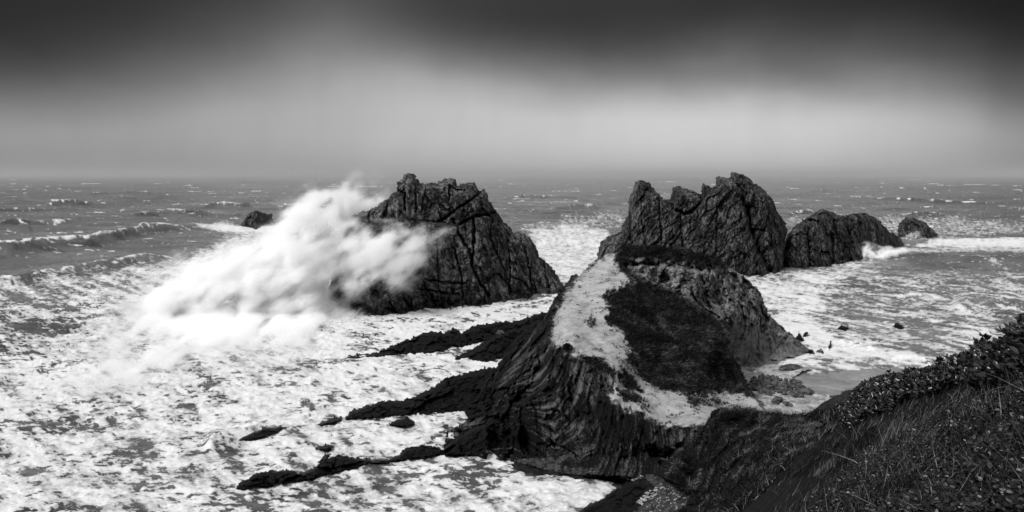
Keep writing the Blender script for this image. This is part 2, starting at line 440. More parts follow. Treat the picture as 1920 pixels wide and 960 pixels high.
C_top = [(1462,500),(1464,480),(1468,460),(1475,440),(1490,422),(1505,412),(1520,402),(1530,396),(1542,392),(1555,394),(1575,402),(1585,404),(1600,400),(1620,397),(1635,404),(1645,408),(1655,420),(1668,433),(1685,442),(1695,455),(1702,467)]
C_base = [(1462,500),(1480,504),(1530,501),(1580,494),(1620,485),(1702,465)]
sea_rock('sea_stack', C_top, C_base, M['stack_slab'], 'low humped dark sea rock with a wave bursting at its right end', 'sea stack', None,
         1.4, 14, 7, 18, 1.3, 6.5, -.3, (1.2, 1, .8), [([(1560,440),(1562,480),(1560,495)],3,3),([(1515,430),(1520,500)],2,2),([(1590,405),(1592,440)],2,2)], 15)
D_top = [(1682,449),(1682,432),(1685,417),(1694,410),(1706,405),(1721,409),(1737,418),(1752,431),(1763,446)]
sea_rock('sea_stack', D_top, [(1682,448),(1720,449),(1763,446)], M['stack_slab'], 'small distant triangular rock standing alone off the far right', 'sea stack', None,
         1.2, 12, 4, 9, 1.3, 6.5, .4, (1.3, 1, .7), (), 19)
E_top = [(451,428),(452,418),(459,409),(465,398),(478,394),(490,397),(503,401),(512,402),(513,407),(507,413),(500,419)]
sea_rock('sea_stack', E_top, [(451,426),(480,428),(496,424),(513,408)], M['stack_slab'], 'small lone rock in the open sea left of the spray', 'sea stack', None,
         1.2, 6, 3, 8, 1.5, 6, .3, (1.2, 1, .8), (), 23)

reef = 'dark reefs running out from the headland'
def ledge(top, base, label, seed, **k):
    kw = dict(step=1.5, setback=6, rnd=2, D=9, amp=.5, cell=2.6, rot=.45, stretch=(.6, 1, 1.6), warp=1.9, back=4, crackdepth=.4, base_z=.28)
    kw.update(k)
    return sea_rock('rock_ledge', top, base, M['reef'], label, 'reef', reef, seed=seed, **kw)
ledge([(636,673),(642,669),(660,664),(700,661),(725,651),(750,640),(775,630),(800,622),(825,620),(830,625),(850,614),(865,622),(890,610),(930,603),(975,600),(1000,590),(1032,580),(1050,585)],
      [(636,673),(700,667),(740,661),(820,656),(870,645),(920,632),(960,622),(1050,604)], 'longest far reef ending in a thin tip below the big sea stack', 31, setback=9)
ledge([(846,674),(858,664),(880,656),(900,643),(930,628),(980,611),(1010,600),(1035,598)],
      [(846,673),(875,671),(905,679),(940,673),(970,660),(1035,625)], 'short broken reef with a pale boulder on it beside the headland', 33, setback=8)
ledge([(582,798),(610,786),(640,778),(644,784),(655,770),(680,762),(720,750),(760,749),(780,742),(815,722),(835,707),(880,697),(915,687),(940,690)],
      [(582,797),(640,785),(652,782),(720,776),(790,771),(850,766),(905,757),(940,750)], 'middle reef rising as a dark wedge to the headland cliff', 35, setback=9)
ledge([(438,916),(445,906),(460,897),(480,886),(510,880),(545,880),(565,884),(585,877),(605,862),(635,853),(660,855),(680,859),(700,861),(730,859),(745,852),(760,840),(785,833),(810,835),(830,841),(845,828),(865,812),(890,800),(915,795)],
      [(438,915),(460,913),(520,902),(580,894),(640,878),(690,869),(740,860),(800,853),(830,850),(870,847),(915,856)], 'nearest long reef stretching into the foam at the bottom', 37, setback=5)
ledge([(438,824),(452,817),(470,811),(492,801),(515,797),(540,799)], [(438,824),(470,820),(500,812),(540,800)], 'low black reef hump with a wave spilling over its left end', 39, setback=2.5, amp=.3)
ledge([(727,792),(745,786),(757,784),(763,780),(778,790)], [(727,793),(750,795),(778,791)], 'tiny pointed reef rock awash between two long reefs', 41, setback=1.5, amp=.25, step=1.0)
ledge([(588,838),(600,834),(618,832),(624,835)], [(588,838),(605,840),(624,836)], 'thin sliver of rock barely above the foam', 43, setback=1, amp=.2, step=1.0)
ledge([(596,860),(604,855),(612,849),(622,862)], [(596,861),(612,862),(622,862)], 'small triangular rock just behind the nearest long reef', 45, setback=1.2, amp=.2, step=1.0)
ledge([(1072,965),(1095,948),(1130,934),(1150,917),(1190,905),(1215,904),(1235,920),(1250,965)], [(1072,962),(1120,968),(1250,972)], 'dark rock hump on the cove shingle at the bottom edge', 47, setback=5, amp=.4, base_z=.5)
ledge([(875,772),(880,766),(905,752),(930,748)], [(875,778),(895,782),(930,780)], 'stubby reef end poking out under the headland cliff', 49, setback=3, amp=.4)

wr = 'small rocks in the surf of the right bay'
def small_rock(top, base, label, seed, name='surf_rock', mat='reef', **k):
    kw = dict(step=1.0, setback=2, rnd=1.2, D=5, amp=.35, cell=2.0, warp=.8, back=2.5); kw.update(k)
    return sea_rock(name, top, base, M[mat], label, 'rock', wr, seed=seed, **kw)
small_rock([(1567,619),(1571,613),(1578,609),(1583,611),(1590,614),(1598,620)], [(1567,620),(1582,622),(1598,620)], 'wider of the two rocks awash in the right bay', 51)
small_rock([(1674,613),(1677,606),(1684,605),(1690,608),(1696,613)], [(1674,613),(1685,615),(1696,614)], 'smaller dark rock awash alone farther right in the bay', 53)
small_rock([(1470,634),(1472,626),(1480,621),(1487,626),(1492,638)], [(1470,636),(1492,640)], 'rounded dark rock against the seaward foot of the headland', 55)
small_rock([(1488,640),(1493,630),(1498,622),(1504,630),(1512,641)], [(1488,641),(1512,643)], 'pointed dark rock at the seaward foot of the headland', 57)
small_rock([(1504,632),(1507,624),(1512,620),(1517,624),(1515,627),(1511,627),(1509,634)], [(1504,634),(1510,635),(1517,634)], 'hooked thin rock at the seaward foot of the headland', 59, warp=.4)
small_rock([(1511,664),(1515,656),(1523,654),(1531,663)], [(1511,664),(1531,665)], 'low rock touching the right tip of the headland', 61)
small_rock([(1528,661),(1533,655),(1539,653),(1548,661)], [(1528,661),(1548,662)], 'flat-topped rock just off the right tip of the headland', 63)
small_rock([(1550,655),(1553,648),(1555,645),(1556,638),(1559,638),(1559,644),(1560,650),(1559,655)], [(1549,655),(1561,655)], 'slender upright rock like a post in the surf', 65, warp=.3, amp=.15)

# ------------------------------------------------------------------ headland
HP = [(1180,460,140),(1240,461,143),(1300,475,146),(1350,490,150),(1420,555,155),(1445,590,157),(1460,620,157),(1515,660,157),(1460,678,150),(1400,690,145),(1420,640,150),
 (1250,510,139),(1330,560,143),(1200,495,136),(1290,550,134),(1352,606,124),(1362,642,121),(1372,672,119.5),(1392,708,116.5),(1369,600,140),(1379,640,143),(1392,672,144),(1408,706,141),
 (1180,560,122),(1280,610,122),(1250,650,115),(1300,720,108),(1330,650,118),(1402,738,113),(1200,720,101),(1150,650,104.5),(1250,780,93),(1300,760,97),(1350,765,103),(1200,760,92),(1150,720,94),
 (1100,560,122),(1060,600,112),(1100,640,105),(1150,500,133),(1065,650,101),(1100,670,99.5),(1145,700,95.5),
 (1060,720,98.5),(1050,800,96.5),(1000,860,97),(1100,720,96.5),(1110,790,94.3),(1100,850,93.5),(1200,800,88.8),(1200,850,87.6),(1250,850,86),(1250,810,88.5),(1250,890,84),(1150,870,90.5),(1150,790,91.5),(940,855,98.8),(890,848,100.5),
 (980,760,102.5),(1010,700,106),(900,785,109),(830,835,103.2),(870,770,116.5),(930,690,122),(890,750,121.5),(960,640,125),(1000,600,126),(1028,610,116),(960,700,115),(1030,570,124),(1075,516,132),(1300,830,84),(1340,800,86)]
STEP = [(1212,532),(1300,572),(1345,600),(1368,626),(1363,645),(1376,670),(1396,710),(1417,748),(1440,775),(1440,960),(700,960),(700,440),(1160,440)]
_r = {(1379,640),(1369,600),(1392,672),(1408,706),(1420,640),(1400,690),(1460,678),(1515,660),(1460,620),(1330,560),(1290,550)}
_g = {(1352,606),(1362,642),(1372,672),(1392,708),(1330,650),(1402,738),(1300,720),(1250,650),(1280,610),(1350,765),(1340,800),(1300,830)}
hYg = TPS([p for p in HP if p[:2] not in _r] + [(1420,640,112),(1460,700,108),(1420,560,122)])
hYr = TPS([p for p in HP if p[:2] not in _g and not (p[0] < 1200 and p[1] > 540)] + [(1340,640,140),(1350,690,138),(1300,620,136),(1250,560,137)])
def hY(px, py):
    a, b = hYg(px, py), hYr(px, py)
    px, py = np.ravel(px), np.ravel(py)
    low = sstep(585, 625, py)                      # above this the two surfaces meet
    k = soft_in(STEP, px, py, 2.5); k2 = soft_in(STEP, px, py, 30)
    return b + (a - b) * (k * low + k2 * (1 - low))
H_poly = [(866,772),(890,745),(905,720),(925,695),(945,660),(965,635),(990,615),(1015,600),(1025,588),(1035,565),(1050,545),(1068,522),(1070,514),(1080,513),(1085,517),(1105,495),(1130,480),(1150,472),(1165,463),(1175,460),(1190,459),(1240,461),(1297,466),(1300,472),(1325,476),(1345,480),(1355,490),(1385,510),(1405,525),(1425,545),(1435,565),(1440,585),(1460,605),(1485,628),(1500,640),(1519,660),(1500,670),(1460,682),(1400,694),(1405,720),(1416,744),(1440,775),(1400,790),(1340,800),(1320,820),(1290,860),(1265,896),(1220,896),(1150,893),(1050,888),(1000,878),(940,862),(895,858),(885,852),(828,838),(835,822),(870,800),(880,785)]
GRASS = [[(1135,550),(1165,540),(1172,530),(1195,525),(1212,530),(1250,545),(1300,570),(1345,600),(1368,628),(1362,645),(1375,670),(1395,710),(1412,742),(1390,738),(1350,735),(1300,742),(1265,735),(1225,725),(1195,705),(1188,690),(1170,672),(1190,655),(1172,645),(1175,630),(1160,615),(1140,610),(1133,590),(1145,575),(1130,560)],
 [(1153,480),(1170,458),(1240,456),(1300,462),(1350,478),(1360,494),(1340,500),(1280,491),(1230,486),(1195,482),(1172,492),(1182,512),(1215,536),(1195,530),(1160,505)],
 [(1088,668),(1110,667),(1140,684),(1157,698),(1148,706),(1112,690)],[(1163,690),(1180,703),(1203,735),(1185,738),(1165,718)],[(1156,728),(1190,738),(1207,752),(1168,750)],
 [(1288,744),(1320,749),(1332,759),(1295,758)],[(1333,747),(1357,754),(1347,764)],[(1095,602),(1112,598),(1114,603),(1098,607)]]
PALE = [(1150,474),(1120,488),(1090,513),(1065,545),(1047,575),(1040,600),(1034,640),(1065,660),(1090,668),(1130,690),(1150,720),(1143,745),(1160,760),(1200,775),(1230,790),(1255,803),(1320,795),(1345,775),(1440,775),(1420,750),(1400,735),(1300,700),(1200,640),(1208,530),(1172,510),(1160,490)]
ROCKF = [(1150,480),(1300,462),(1370,490),(1450,580),(1530,660),(1400,700),(1430,760),(1405,730),(1372,660),(1300,572),(1212,532)]
SCREE = [(1365,600),(1400,610),(1440,630),(1480,640),(1515,658),(1460,685),(1395,695),(1410,740),(1385,690),(1370,650)]
CLIFFL = [(1055,655),(1085,672),(1125,695),(1145,725),(1150,760),(1210,790),(1270,830),(1290,900),(820,900),(820,780),(1020,590),(1035,600)]

def make_headland():
    st = 1.6
    xs = np.arange(815, 1530, st); ys = np.arange(450, 905, st)
    X, Y = np.meshgrid(xs, ys); x, y = X.ravel(), Y.ravel()
    w = np.stack([x / 11, y / 11, np.full(x.shape, 4.4)], 1)
    f1, f2 = fbm(w, 4, 61), fbm(w + 50, 4, 62)
    mask = inside(H_poly, x + 2.4 * f1, y + 2.4 * f2)
    x, y, f1, f2 = x[mask], y[mask], f1[mask], f2[mask]
    Yd = hY(x, y)
    V = P(x, y, Yd)
    jx, jy = x + 7 * f1, y + 6 * f2
    grass = np.zeros(len(x))
    for g in GRASS: grass = np.maximum(grass, soft_in(g, jx + 6 * f2, jy + 5 * f1, 14))
    pale = soft_in(PALE, jx, jy, 11)
    rockf = soft_in(ROCKF, jx, jy, 6) * (1 - pale * .9)
    scree = soft_in(SCREE, jx, jy, 9)
    cliff = np.clip(1 - rockf - pale, 0, 1)
    # blocky seaward rock
    da, ca = block_disp(V, 3.6, 1.8, 71, -.7, (1.6, 1, .7)); db, cb = block_disp(V, 1.3, .7, 72, -.7, (1.6, 1, .7))
    rd = da + db - .9 * ridged(V / 4, 4, 73) + .35 * fbm(V / .9, 3, 74)
    # strata of the cliff: thin beds on edge, fanning down and left from the ridge
    wl = np.interp(x, [860, 960, 1040, 1120, 1250], [1.5, 1.05, .42, .16, .06])
    bed = x + wl * (y - 640) + .0016 * np.clip(y - 700, 0, 300) ** 2 * np.interp(x, [1000, 1200], [.55, .05])
    fan = np.stack([bed / 17., y / 150., x * 0], 1)
    fan[:, 0] += .45 * fbm(V / 9.0, 3, 81) + .12 * fbm(V / 1.8, 3, 80)
    fl = ridged(fan, 3, 82); fine = ridged(fan * np.array([3.1, 2.5, 1]), 3, 83)
    da2, ca2 = block_disp(V, 3.0, 1.3, 84, .5, (1.5, 1, .55)); da3, _ = block_disp(V, 1.1, .7, 87, .4, (1.6, 1, .5))
    crag = sstep(1010, 950, x) * sstep(700, 760, y)
    cd = (-.34 * fl - .24 * fine) * (1 - .6 * crag) + (da2 * (.85 + .8 * crag)) + da3 * (.6 + .7 * crag) + .35 * fbm(V / 2.2, 4, 85) - 1.2 * fbm(V / 7, 2, 86)
    strata = .42 + .34 * fbm(fan * np.array([2.6, 1.6, 1]), 5, 88, .7) + .35 * fbm(V / 7, 4, 89)
    strata = strata + .16 * soft_in([(1040,640),(1100,665),(1160,720),(1180,790),(1120,860),(1000,850),(990,770)], x, y, 40) - .1
    low = sstep(840, 870, y) * sstep(950, 1000, x)
    cd = cd * (1 - .7 * low)
    pd = .30 * fbm(V / np.array([3.2, 3.2, .8]), 5, 91) + .7 * fbm(V / 7, 3, 92)
    gd = .8 * fbm(V / 5, 4, 93) + .22 * fbm(V / 1.1, 3, 94)
    m = rockf * rd * (1 - .6 * scree) + cliff * cd + np.clip(1 - rockf - cliff, 0, 1) * pd
    m = m * (1 - grass) + grass * gd
    for line, wd, dep in [([(1210,532),(1270,560),(1330,600),(1362,640)],5,-1.0),([(1040,600),(1042,622),(1034,640),(1020,665)],4,1.5),([(1010,690),(985,735),(960,760)],6,2.2),([(1230,850),(1250,862),(1262,850)],9,3.5),([(930,695),(905,750)],3,1.0),
                          ([(1172,496),(1250,496),(1330,504)],5,1.8)]:
        g = np.exp(-(dist_line(line, jx, jy) / wd) ** 2); m = m + g * dep
    m = m * np.clip(.35 + dist_line(H_poly[:40], x, y) / 10, 0, 1)
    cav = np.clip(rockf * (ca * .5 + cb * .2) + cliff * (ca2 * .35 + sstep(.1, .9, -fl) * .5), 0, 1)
    Yf = Yd + m
    V = P(x, y, Yf)
    Vb = V.copy()
    d = np.clip(dist_line(H_poly, x, y) / 14, 0, 1)
    Vb[:, 1] += .4 + 9 * np.sqrt(d); Vb[:, 2] = Vb[:, 2] * (1 - .75 * np.sqrt(d)) - 2 * d
    k = Vb[:, 1] / V[:, 1]; Vb[:, 0] *= k
    Va, Fa = close_back(V, grid_faces(mask.reshape(X.shape)), Vb)
    z0 = np.zeros(len(x)); cc = lambda a: np.concatenate([a, a])
    root = bpy.data.objects.new('headland', None); C.objects.link(root)
    tag(root, 'rocky headland with a bare pale crest, dark grass slope and fluted cliff', 'headland')
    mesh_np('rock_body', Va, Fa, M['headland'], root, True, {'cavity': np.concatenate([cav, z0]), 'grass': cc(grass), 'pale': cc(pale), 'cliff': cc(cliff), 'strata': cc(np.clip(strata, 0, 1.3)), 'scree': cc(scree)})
    return root, x, y, Yf, grass
head, hx, hy, hYf, hgrass = make_headland()

# ------------------------------------------------------------------ blades, leaves
def blades(name, base, length, width, lean, tone, mat, parent=None, seg=3, droop=.35):
    """base (n,3); lean (n,3) unit-ish growth direction; strips that taper to a point"""
    n = len(base); length = np.broadcast_to(length, n); width = np.broadcast_to(width, n)
    side = np.cross(lean, rng.normal(size=(n, 3))); side /= np.linalg.norm(side, axis=1)[:, None] + 1e-9
    bend = rng.normal(size=(n, 3)) * .25; bend[:, 2] = -np.abs(bend[:, 2]) - droop * rng.random(n)
    rows = []
    for k in range(seg + 1):
        t = k / seg
        c = base + (lean * t + bend * t * t)[:] * length[:, None]
        w = (width * (1 - t * .95) / 2)[:, None] * side
        rows += [c - w, c + w]
    V = np.stack(rows, 1).reshape(-1, 3)
    off = np.arange(n)[:, None] * (2 * (seg + 1))
    Fs = np.concatenate([off + np.array([2 * k, 2 * k + 1, 2 * k + 3, 2 * k + 2])[None] for k in range(seg)])
    return mesh_np(name, V, Fs, mat, parent, True, {'tone': np.repeat(tone, 2 * (seg + 1))})

def leaf_geo(c, axis, nrm, ln, wd):
    """folded pointed leaves: 6 points, 4 tris as 2 quads each side"""
    n = len(c); axis = axis / (np.linalg.norm(axis, axis=1)[:, None] + 1e-9)
    s = np.cross(axis, nrm); s /= np.linalg.norm(s, axis=1)[:, None] + 1e-9
    u = np.cross(s, axis); L = np.broadcast_to(ln, n)[:, None]; W = np.broadcast_to(wd, n)[:, None]
    p0 = c; p1 = c + axis * L * .5 - u * W * .12; p2 = c + axis * L - u * L * .14
    l1 = c + axis * L * .28 + s * W * .42 + u * W * .1; l2 = c + axis * L * .68 + s * W * .45 + u * W * .06
    r1 = c + axis * L * .28 - s * W * .42 + u * W * .1; r2 = c + axis * L * .68 - s * W * .45 + u * W * .06
    V = np.stack([p0, p1, p2, l1, l2, r1, r2], 1).reshape(-1, 3)
    off = np.arange(n)[:, None] * 7
    Fs = np.concatenate([off + np.array(q)[None] for q in ([0, 1, 4, 3], [1, 2, 2, 4], [0, 5, 6, 1], [1, 6, 2, 2])])
    return V, Fs, 7

def leaves_obj(name, c, axis, nrm, ln, wd, tone, mat, parent=None):
    V, Fq, k = leaf_geo(c, axis, nrm, ln, wd)
    tri = []
    for q in (Fq[:, [0, 1, 2]], Fq[:, [0, 2, 3]]):
        ok = (q[:, 0] != q[:, 1]) & (q[:, 1] != q[:, 2]) & (q[:, 0] != q[:, 2]); tri.append(q[ok])
    return mesh_np(name, V, np.concatenate(tri), mat, parent, True, {'tone': np.repeat(tone, k)})

def unit(v): return v / (np.linalg.norm(v, axis=1)[:, None] + 1e-9)

# turf on the headland
k = np.where(sstep(.2, .85, hgrass + .35 * fbm(P(hx, hy, hYf) / 1.2, 4, 103)) > rng.random(len(hx)) * .98 + .01)[0]; k = rng.choice(k, 52000); n = len(k)
b = P(hx[k] + rng.uniform(-.8, .8, n), hy[k] + rng.uniform(-.8, .8, n), hYf[k])
tn = np.clip(.36 + .22 * np.exp(-((hx[k] - 1270) / 75) ** 2 - ((hy[k] - 628) / 45) ** 2) + .2 * np.exp(-((hx[k] - 1300) / 50) ** 2 - ((hy[k] - 715) / 18) ** 2) + .45 * fbm(b / np.array([3., 3., 1.6]), 5, 101, .65) + rng.normal(0, .2, n), 0, 1)  # sheen and form of the slope painted into blade tone as lighter spots
blades('grass_cover', b, rng.uniform(.25, .7, n), .09, unit(np.array([.45, -.25, .75]) + rng.normal(0, .3, (n, 3))), tn, M['turf'], head, 2)
head.children[-1]['kind'] = 'stuff'
cl = fbm(P(hx, hy, hYf) / 1.5, 4, 104)
k = np.where((hgrass < .35) & (cl > .42) & inside(PALE, hx, hy))[0]; k = rng.choice(k, 1500); n = len(k)
b = P(hx[k] + rng.uniform(-.8, .8, n), hy[k] + rng.uniform(-.8, .8, n), hYf[k])
blades('grass_tufts', b, rng.uniform(.15, .45, n), .09, unit(np.array([.45, -.25, .75]) + rng.normal(0, .35, (n, 3))), rng.uniform(.2, .9, n), M['turf'], head, 2)['kind'] = 'stuff'

# ------------------------------------------------------------------ beaches, pool
def sheet(name, poly, pts, mat, kind='structure', step=3.0, amp=.12, sc_=1.5, seed=1, attrs=None, warp=3):
    f = TPS(pts)
    xs = np.arange(min(p[0] for p in poly) - 3, max(p[0] for p in poly) + 3, step); ys = np.arange(min(p[1] for p in poly) - 3, max(p[1] for p in poly) + 3, step)
    X, Y = np.meshgrid(xs, ys); x, y = X.ravel(), Y.ravel()
    w = np.stack([x / 15, y / 9, np.full(x.shape, seed * 1.7)], 1)
    mask = inside(poly, x + warp * fbm(w, 3, seed), y + warp * .7 * fbm(w + 9, 3, seed))
    x, y = x[mask], y[mask]; V = P(x, y, f(x, y)); V[:, 2] += amp * fbm(V / sc_, 4, seed)
    return tag(mesh_np(name, V, grid_faces(mask.reshape(X.shape)), mat, None, True), kind=kind), f

_, coveY = sheet('cove_beach', [(960,868),(1000,874),(1060,872),(1100,862),(1180,850),(1250,840),(1320,850),(1420,900),(1420,1100),(1020,1100),(1085,960),(1130,934),(1150,916),(1165,908),(1140,908),(1095,920),(1040,918),(970,908),(930,885)],
      [*[(a, b, (H - c) * F / (b - HOR)) for a, b, c in ((960,866,.1),(985,892,-.5),(930,885,-1.2),(970,908,-1.3),(1040,918,-1.4),(1095,920,-1.3),(1130,912,-.9),(1000,872,.3),(1040,900,-.5),(1095,904,-.5),(1142,899,-.4),(1165,905,-.3),(1150,918,-.5),(1130,936,-.5),(1085,962,-.6),(1020,1100,-.6),(1060,870,.6),(1100,880,.5),(1200,880,2.2),(1180,905,.8),(1250,900,2.8),(1240,950,1.7),(1300,960,2.4),(1330,900,3.5),(1300,1050,1.2),(1250,850,3.4))]], M['shingle'], amp=.35, seed=5, warp=7)
_, bayY = sheet('bay_beach', [(1200,720),(1360,640),(1395,688),(1440,682),(1500,686),(1530,690),(1500,700),(1480,712),(1500,728),(1560,742),(1620,725),(1690,700),(1760,680),(1800,760),(1560,800),(1250,800)],
      [(1400,690,144.3),(1440,684,146.2),(1500,690,142.5),(1690,700,139),(1480,715,134),(1500,730,128.3),(1560,745,123.5),(1420,730,126.5),(1420,770,112),(1560,765,115.5),(1280,772,99),(1340,775,105),(1350,720,127),(1450,770,112.5),(1380,690,141)], M['sand'], step=2.0, amp=.3, sc_=2.2, seed=6)
_, poolY = sheet('tide_pool', [(1470,712),(1500,704),(1550,697),(1600,692),(1690,689),(1720,700),(1640,720),(1560,744),(1520,738),(1498,730)],
      [(1480,712,.9*0+34.85*1500/386),(1600,692,34.85*1500/366),(1560,742,34.85*1500/416),(1690,690,34.85*1500/364)], M['pool'], step=2.0, amp=.0, seed=7, warp=5)

# ------------------------------------------------------------------ near hillside
NP = [(1340,768,84),(1400,768,81),(1450,778,77),(1540,772,66),(1560,800,46),(1600,755,30),(1650,735,25),(1720,715,20),(1790,697,16.5),(1850,655,13.2),(1920,590,10),
 (1240,880,84),(1300,850,82),(1300,900,78.5),(1260,960,77),(1350,900,66),(1340,960,58),(1400,850,64),(1400,800,76),(1420,930,36),(1480,880,32),(1500,960,14),(1500,820,52),(1600,820,21),(1600,900,12),(1550,850,27),
 (1700,800,13.5),(1700,900,8),(1700,960,6.2),(1800,750,12),(1800,850,7.8),(1800,960,5),(1900,700,8.4),(1900,800,6.5),(1900,900,4.9),(1650,770,21),(1750,740,15),
 (2200,960,3.8),(2200,700,5.6),(2200,520,8),(1920,1200,2.6),(2200,1250,2.4),(1500,1200,4.5),(1300,1200,30)]
nY = TPS(NP)
N_poly = [(1325,790),(1333,770),(1345,766),(1400,767),(1440,776),(1500,779),(1530,773),(1560,770),(1572,764),(1600,748),(1640,728),(1700,714),(1760,700),(1790,694),(1820,676),(1850,655),(1890,622),(1930,584),(2000,540),(2200,490),(2210,1250),(1300,1250),(1280,1000),(1268,962),(1300,925),(1262,905),(1228,890),(1240,868),(1262,850),(1290,835),(1310,810)]
def make_hill():
    st = 2.0
    xs = np.arange(1220, 2215, st); ys = np.arange(480, 1255, st)
    X, Y = np.meshgrid(xs, ys); x, y = X.ravel(), Y.ravel()
    w = np.stack([x / 14, y / 14, np.full(x.shape, 2.4)], 1)
    mask = inside(N_poly, x + 3 * fbm(w, 3, 111), y + 3 * fbm(w + 20, 3, 112))
    x, y = x[mask], y[mask]; Yd = nY(x, y); V = P(x, y, Yd)
    lump = (.34 * fbm(V / 1.6, 4, 113) + .14 * ridged(V / .6, 3, 116)) * np.clip(Yd / 18, .3, 1.6) + (1.6 * fbm(V / np.array([4., 4., 9.]), 4, 114) + .8 * ridged(V / np.array([3., 3., 5.]), 3, 115)) * sstep(1250, 1360, x) * np.clip((Yd - 25) / 30, 0, 1)
    Yf = Yd + lump
    V = P(x, y, Yf)
    o = mesh_np('hillside', V, grid_faces(mask.reshape(X.shape)), M['hill'], None, True)
    return tag(o, kind='structure'), x, y, Yf
hill, nx_, ny_, nYf = make_hill()
sheet('hillside', [(1515,776),(1540,757),(1570,742),(1600,722),(1650,704),(1700,696),(1740,687),(1770,683),(1800,680),(1830,770),(1560,800)],
      [(1530,768,104),(1600,722,104),(1650,704,101),(1700,696,95),(1790,683,82),(1800,760,70),(1560,790,92)], M['slope'], step=2.0, amp=.5, sc_=2.5, seed=8, warp=2)

def pick(poly, count):
    k = np.where(inside(poly, nx_, ny_))[0]; k = rng.choice(k, count)
    return nx_[k] + rng.uniform(-1, 1, count), ny_[k] + rng.uniform(-1, 1, count), nYf[k]

gb, gl, gw, gd_, gt = [], [], [], [], []
def add_grass(poly, n, l0, l1, w, lean, jit, tone, seed):
    x, y, Yd = pick(poly, n); b = P(x, y, Yd)
    pt = fbm(b / np.clip(Yd / 14, .35, 2.5)[:, None] / .9, 4, seed)
    keep = rng.random(n) < np.clip(.62 + 1.3 * pt, .08, 1)
    b, pt = b[keep], pt[keep]; m = len(b)
    gb.append(b); gl.append(rng.uniform(l0, l1, m)); gw.append(np.full(m, w) * rng.uniform(.6, 1.3, m))
    gd_.append(unit(np.array(lean) + rng.normal(0, jit, (m, 3))))
    gt.append(np.clip(tone - .12 + .95 * pt + rng.normal(0, .2, m), 0, 1))
NEAR = [(1560,800),(1640,770),(1720,745),(1800,722),(1860,712),(1930,640),(2000,700),(2000,1000),(1440,1000),(1450,900),(1490,850)]
add_grass(NEAR, 30000, .15, .42, .008, (.55, .1, .7), .35, .30, 121)
add_grass([(1640,790),(1700,760),(1800,735),(1870,720),(1930,740),(1930,860),(1820,800),(1720,840),(1660,900),(1600,900)], 9000, .25, .55, .008, (.75, .15, .6), .22, .44, 122)
add_grass([(1450,830),(1520,800),(1600,800),(1700,820),(1640,870),(1560,890),(1480,900),(1430,920)], 12000, .3, .6, .012, (.5, -.1, .8), .28, .34, 123)
MID = [(1300,835),(1340,775),(1400,770),(1500,782),(1560,775),(1580,800),(1500,850),(1440,920),(1340,1000),(1290,960),(1330,900)]
add_grass(MID, 60000, .22, .65, .035, (.35, -.45, .55), .45, .36, 124)
add_grass([(1232,872),(1262,848),(1300,815),(1345,790),(1345,900),(1300,960),(1285,930),(1262,905)], 9000, .25, .7, .05, (.1, -.5, .4), .5, .34, 127)
add_grass(NEAR, 800, .3, .7, .006, (.55, .05, .6), .5, .85, 128)
add_grass(MID, 2500, .3, .9, .03, (.4, -.3, .6), .5, .8, 129)
add_grass([(1333,782),(1345,764),(1400,766),(1440,774),(1500,777),(1530,771),(1575,765),(1575,790),(1500,800),(1440,795),(1400,790)], 12000, .4, .9, .045, (.4, -.1, .8), .3, .33, 125)
add_grass([(1440,800),(1500,780),(1570,775),(1575,800),(1510,825),(1450,850)], 9000, .45, 1.0, .035, (.6, -.3, .6), .22, .52, 126)
gb, gl, gw, gd_, gt = map(np.concatenate, (gb, gl, gw, gd_, gt))
tag(blades('grass', gb, gl, gw, gd_, gt, M['grass']), kind='stuff')

# low leafy ground cover among the grass
x, y, Yd = pick([(1480,1000),(1540,920),(1620,850),(1700,800),(1780,770),(1860,740),(1960,700),(1960,1000)], 30000)
b = P(x, y, Yd); pt = fbm(b / .8, 4, 131); kp = rng.random(len(b)) < np.clip(.4 + 1.6 * pt, 0.05, 1); b, pt = b[kp], pt[kp]; m = len(b)
b += rng.normal(0, .03, (m, 3)) + np.array([0, 0, .09])
tone = np.where(rng.random(m) < .05, rng.uniform(.7, 1.0, m), rng.uniform(0, .6, m))
tag(leaves_obj('ground_leaves', b, unit(rng.normal(0, 1, (m, 3)) * np.array([1, 1, .35])), unit(np.array([-.2, -.5, .8]) + rng.normal(0, .4, (m, 3))), rng.uniform(.02, .05, m), rng.uniform(.014, .034, m), tone, M['ivy']), kind='stuff')

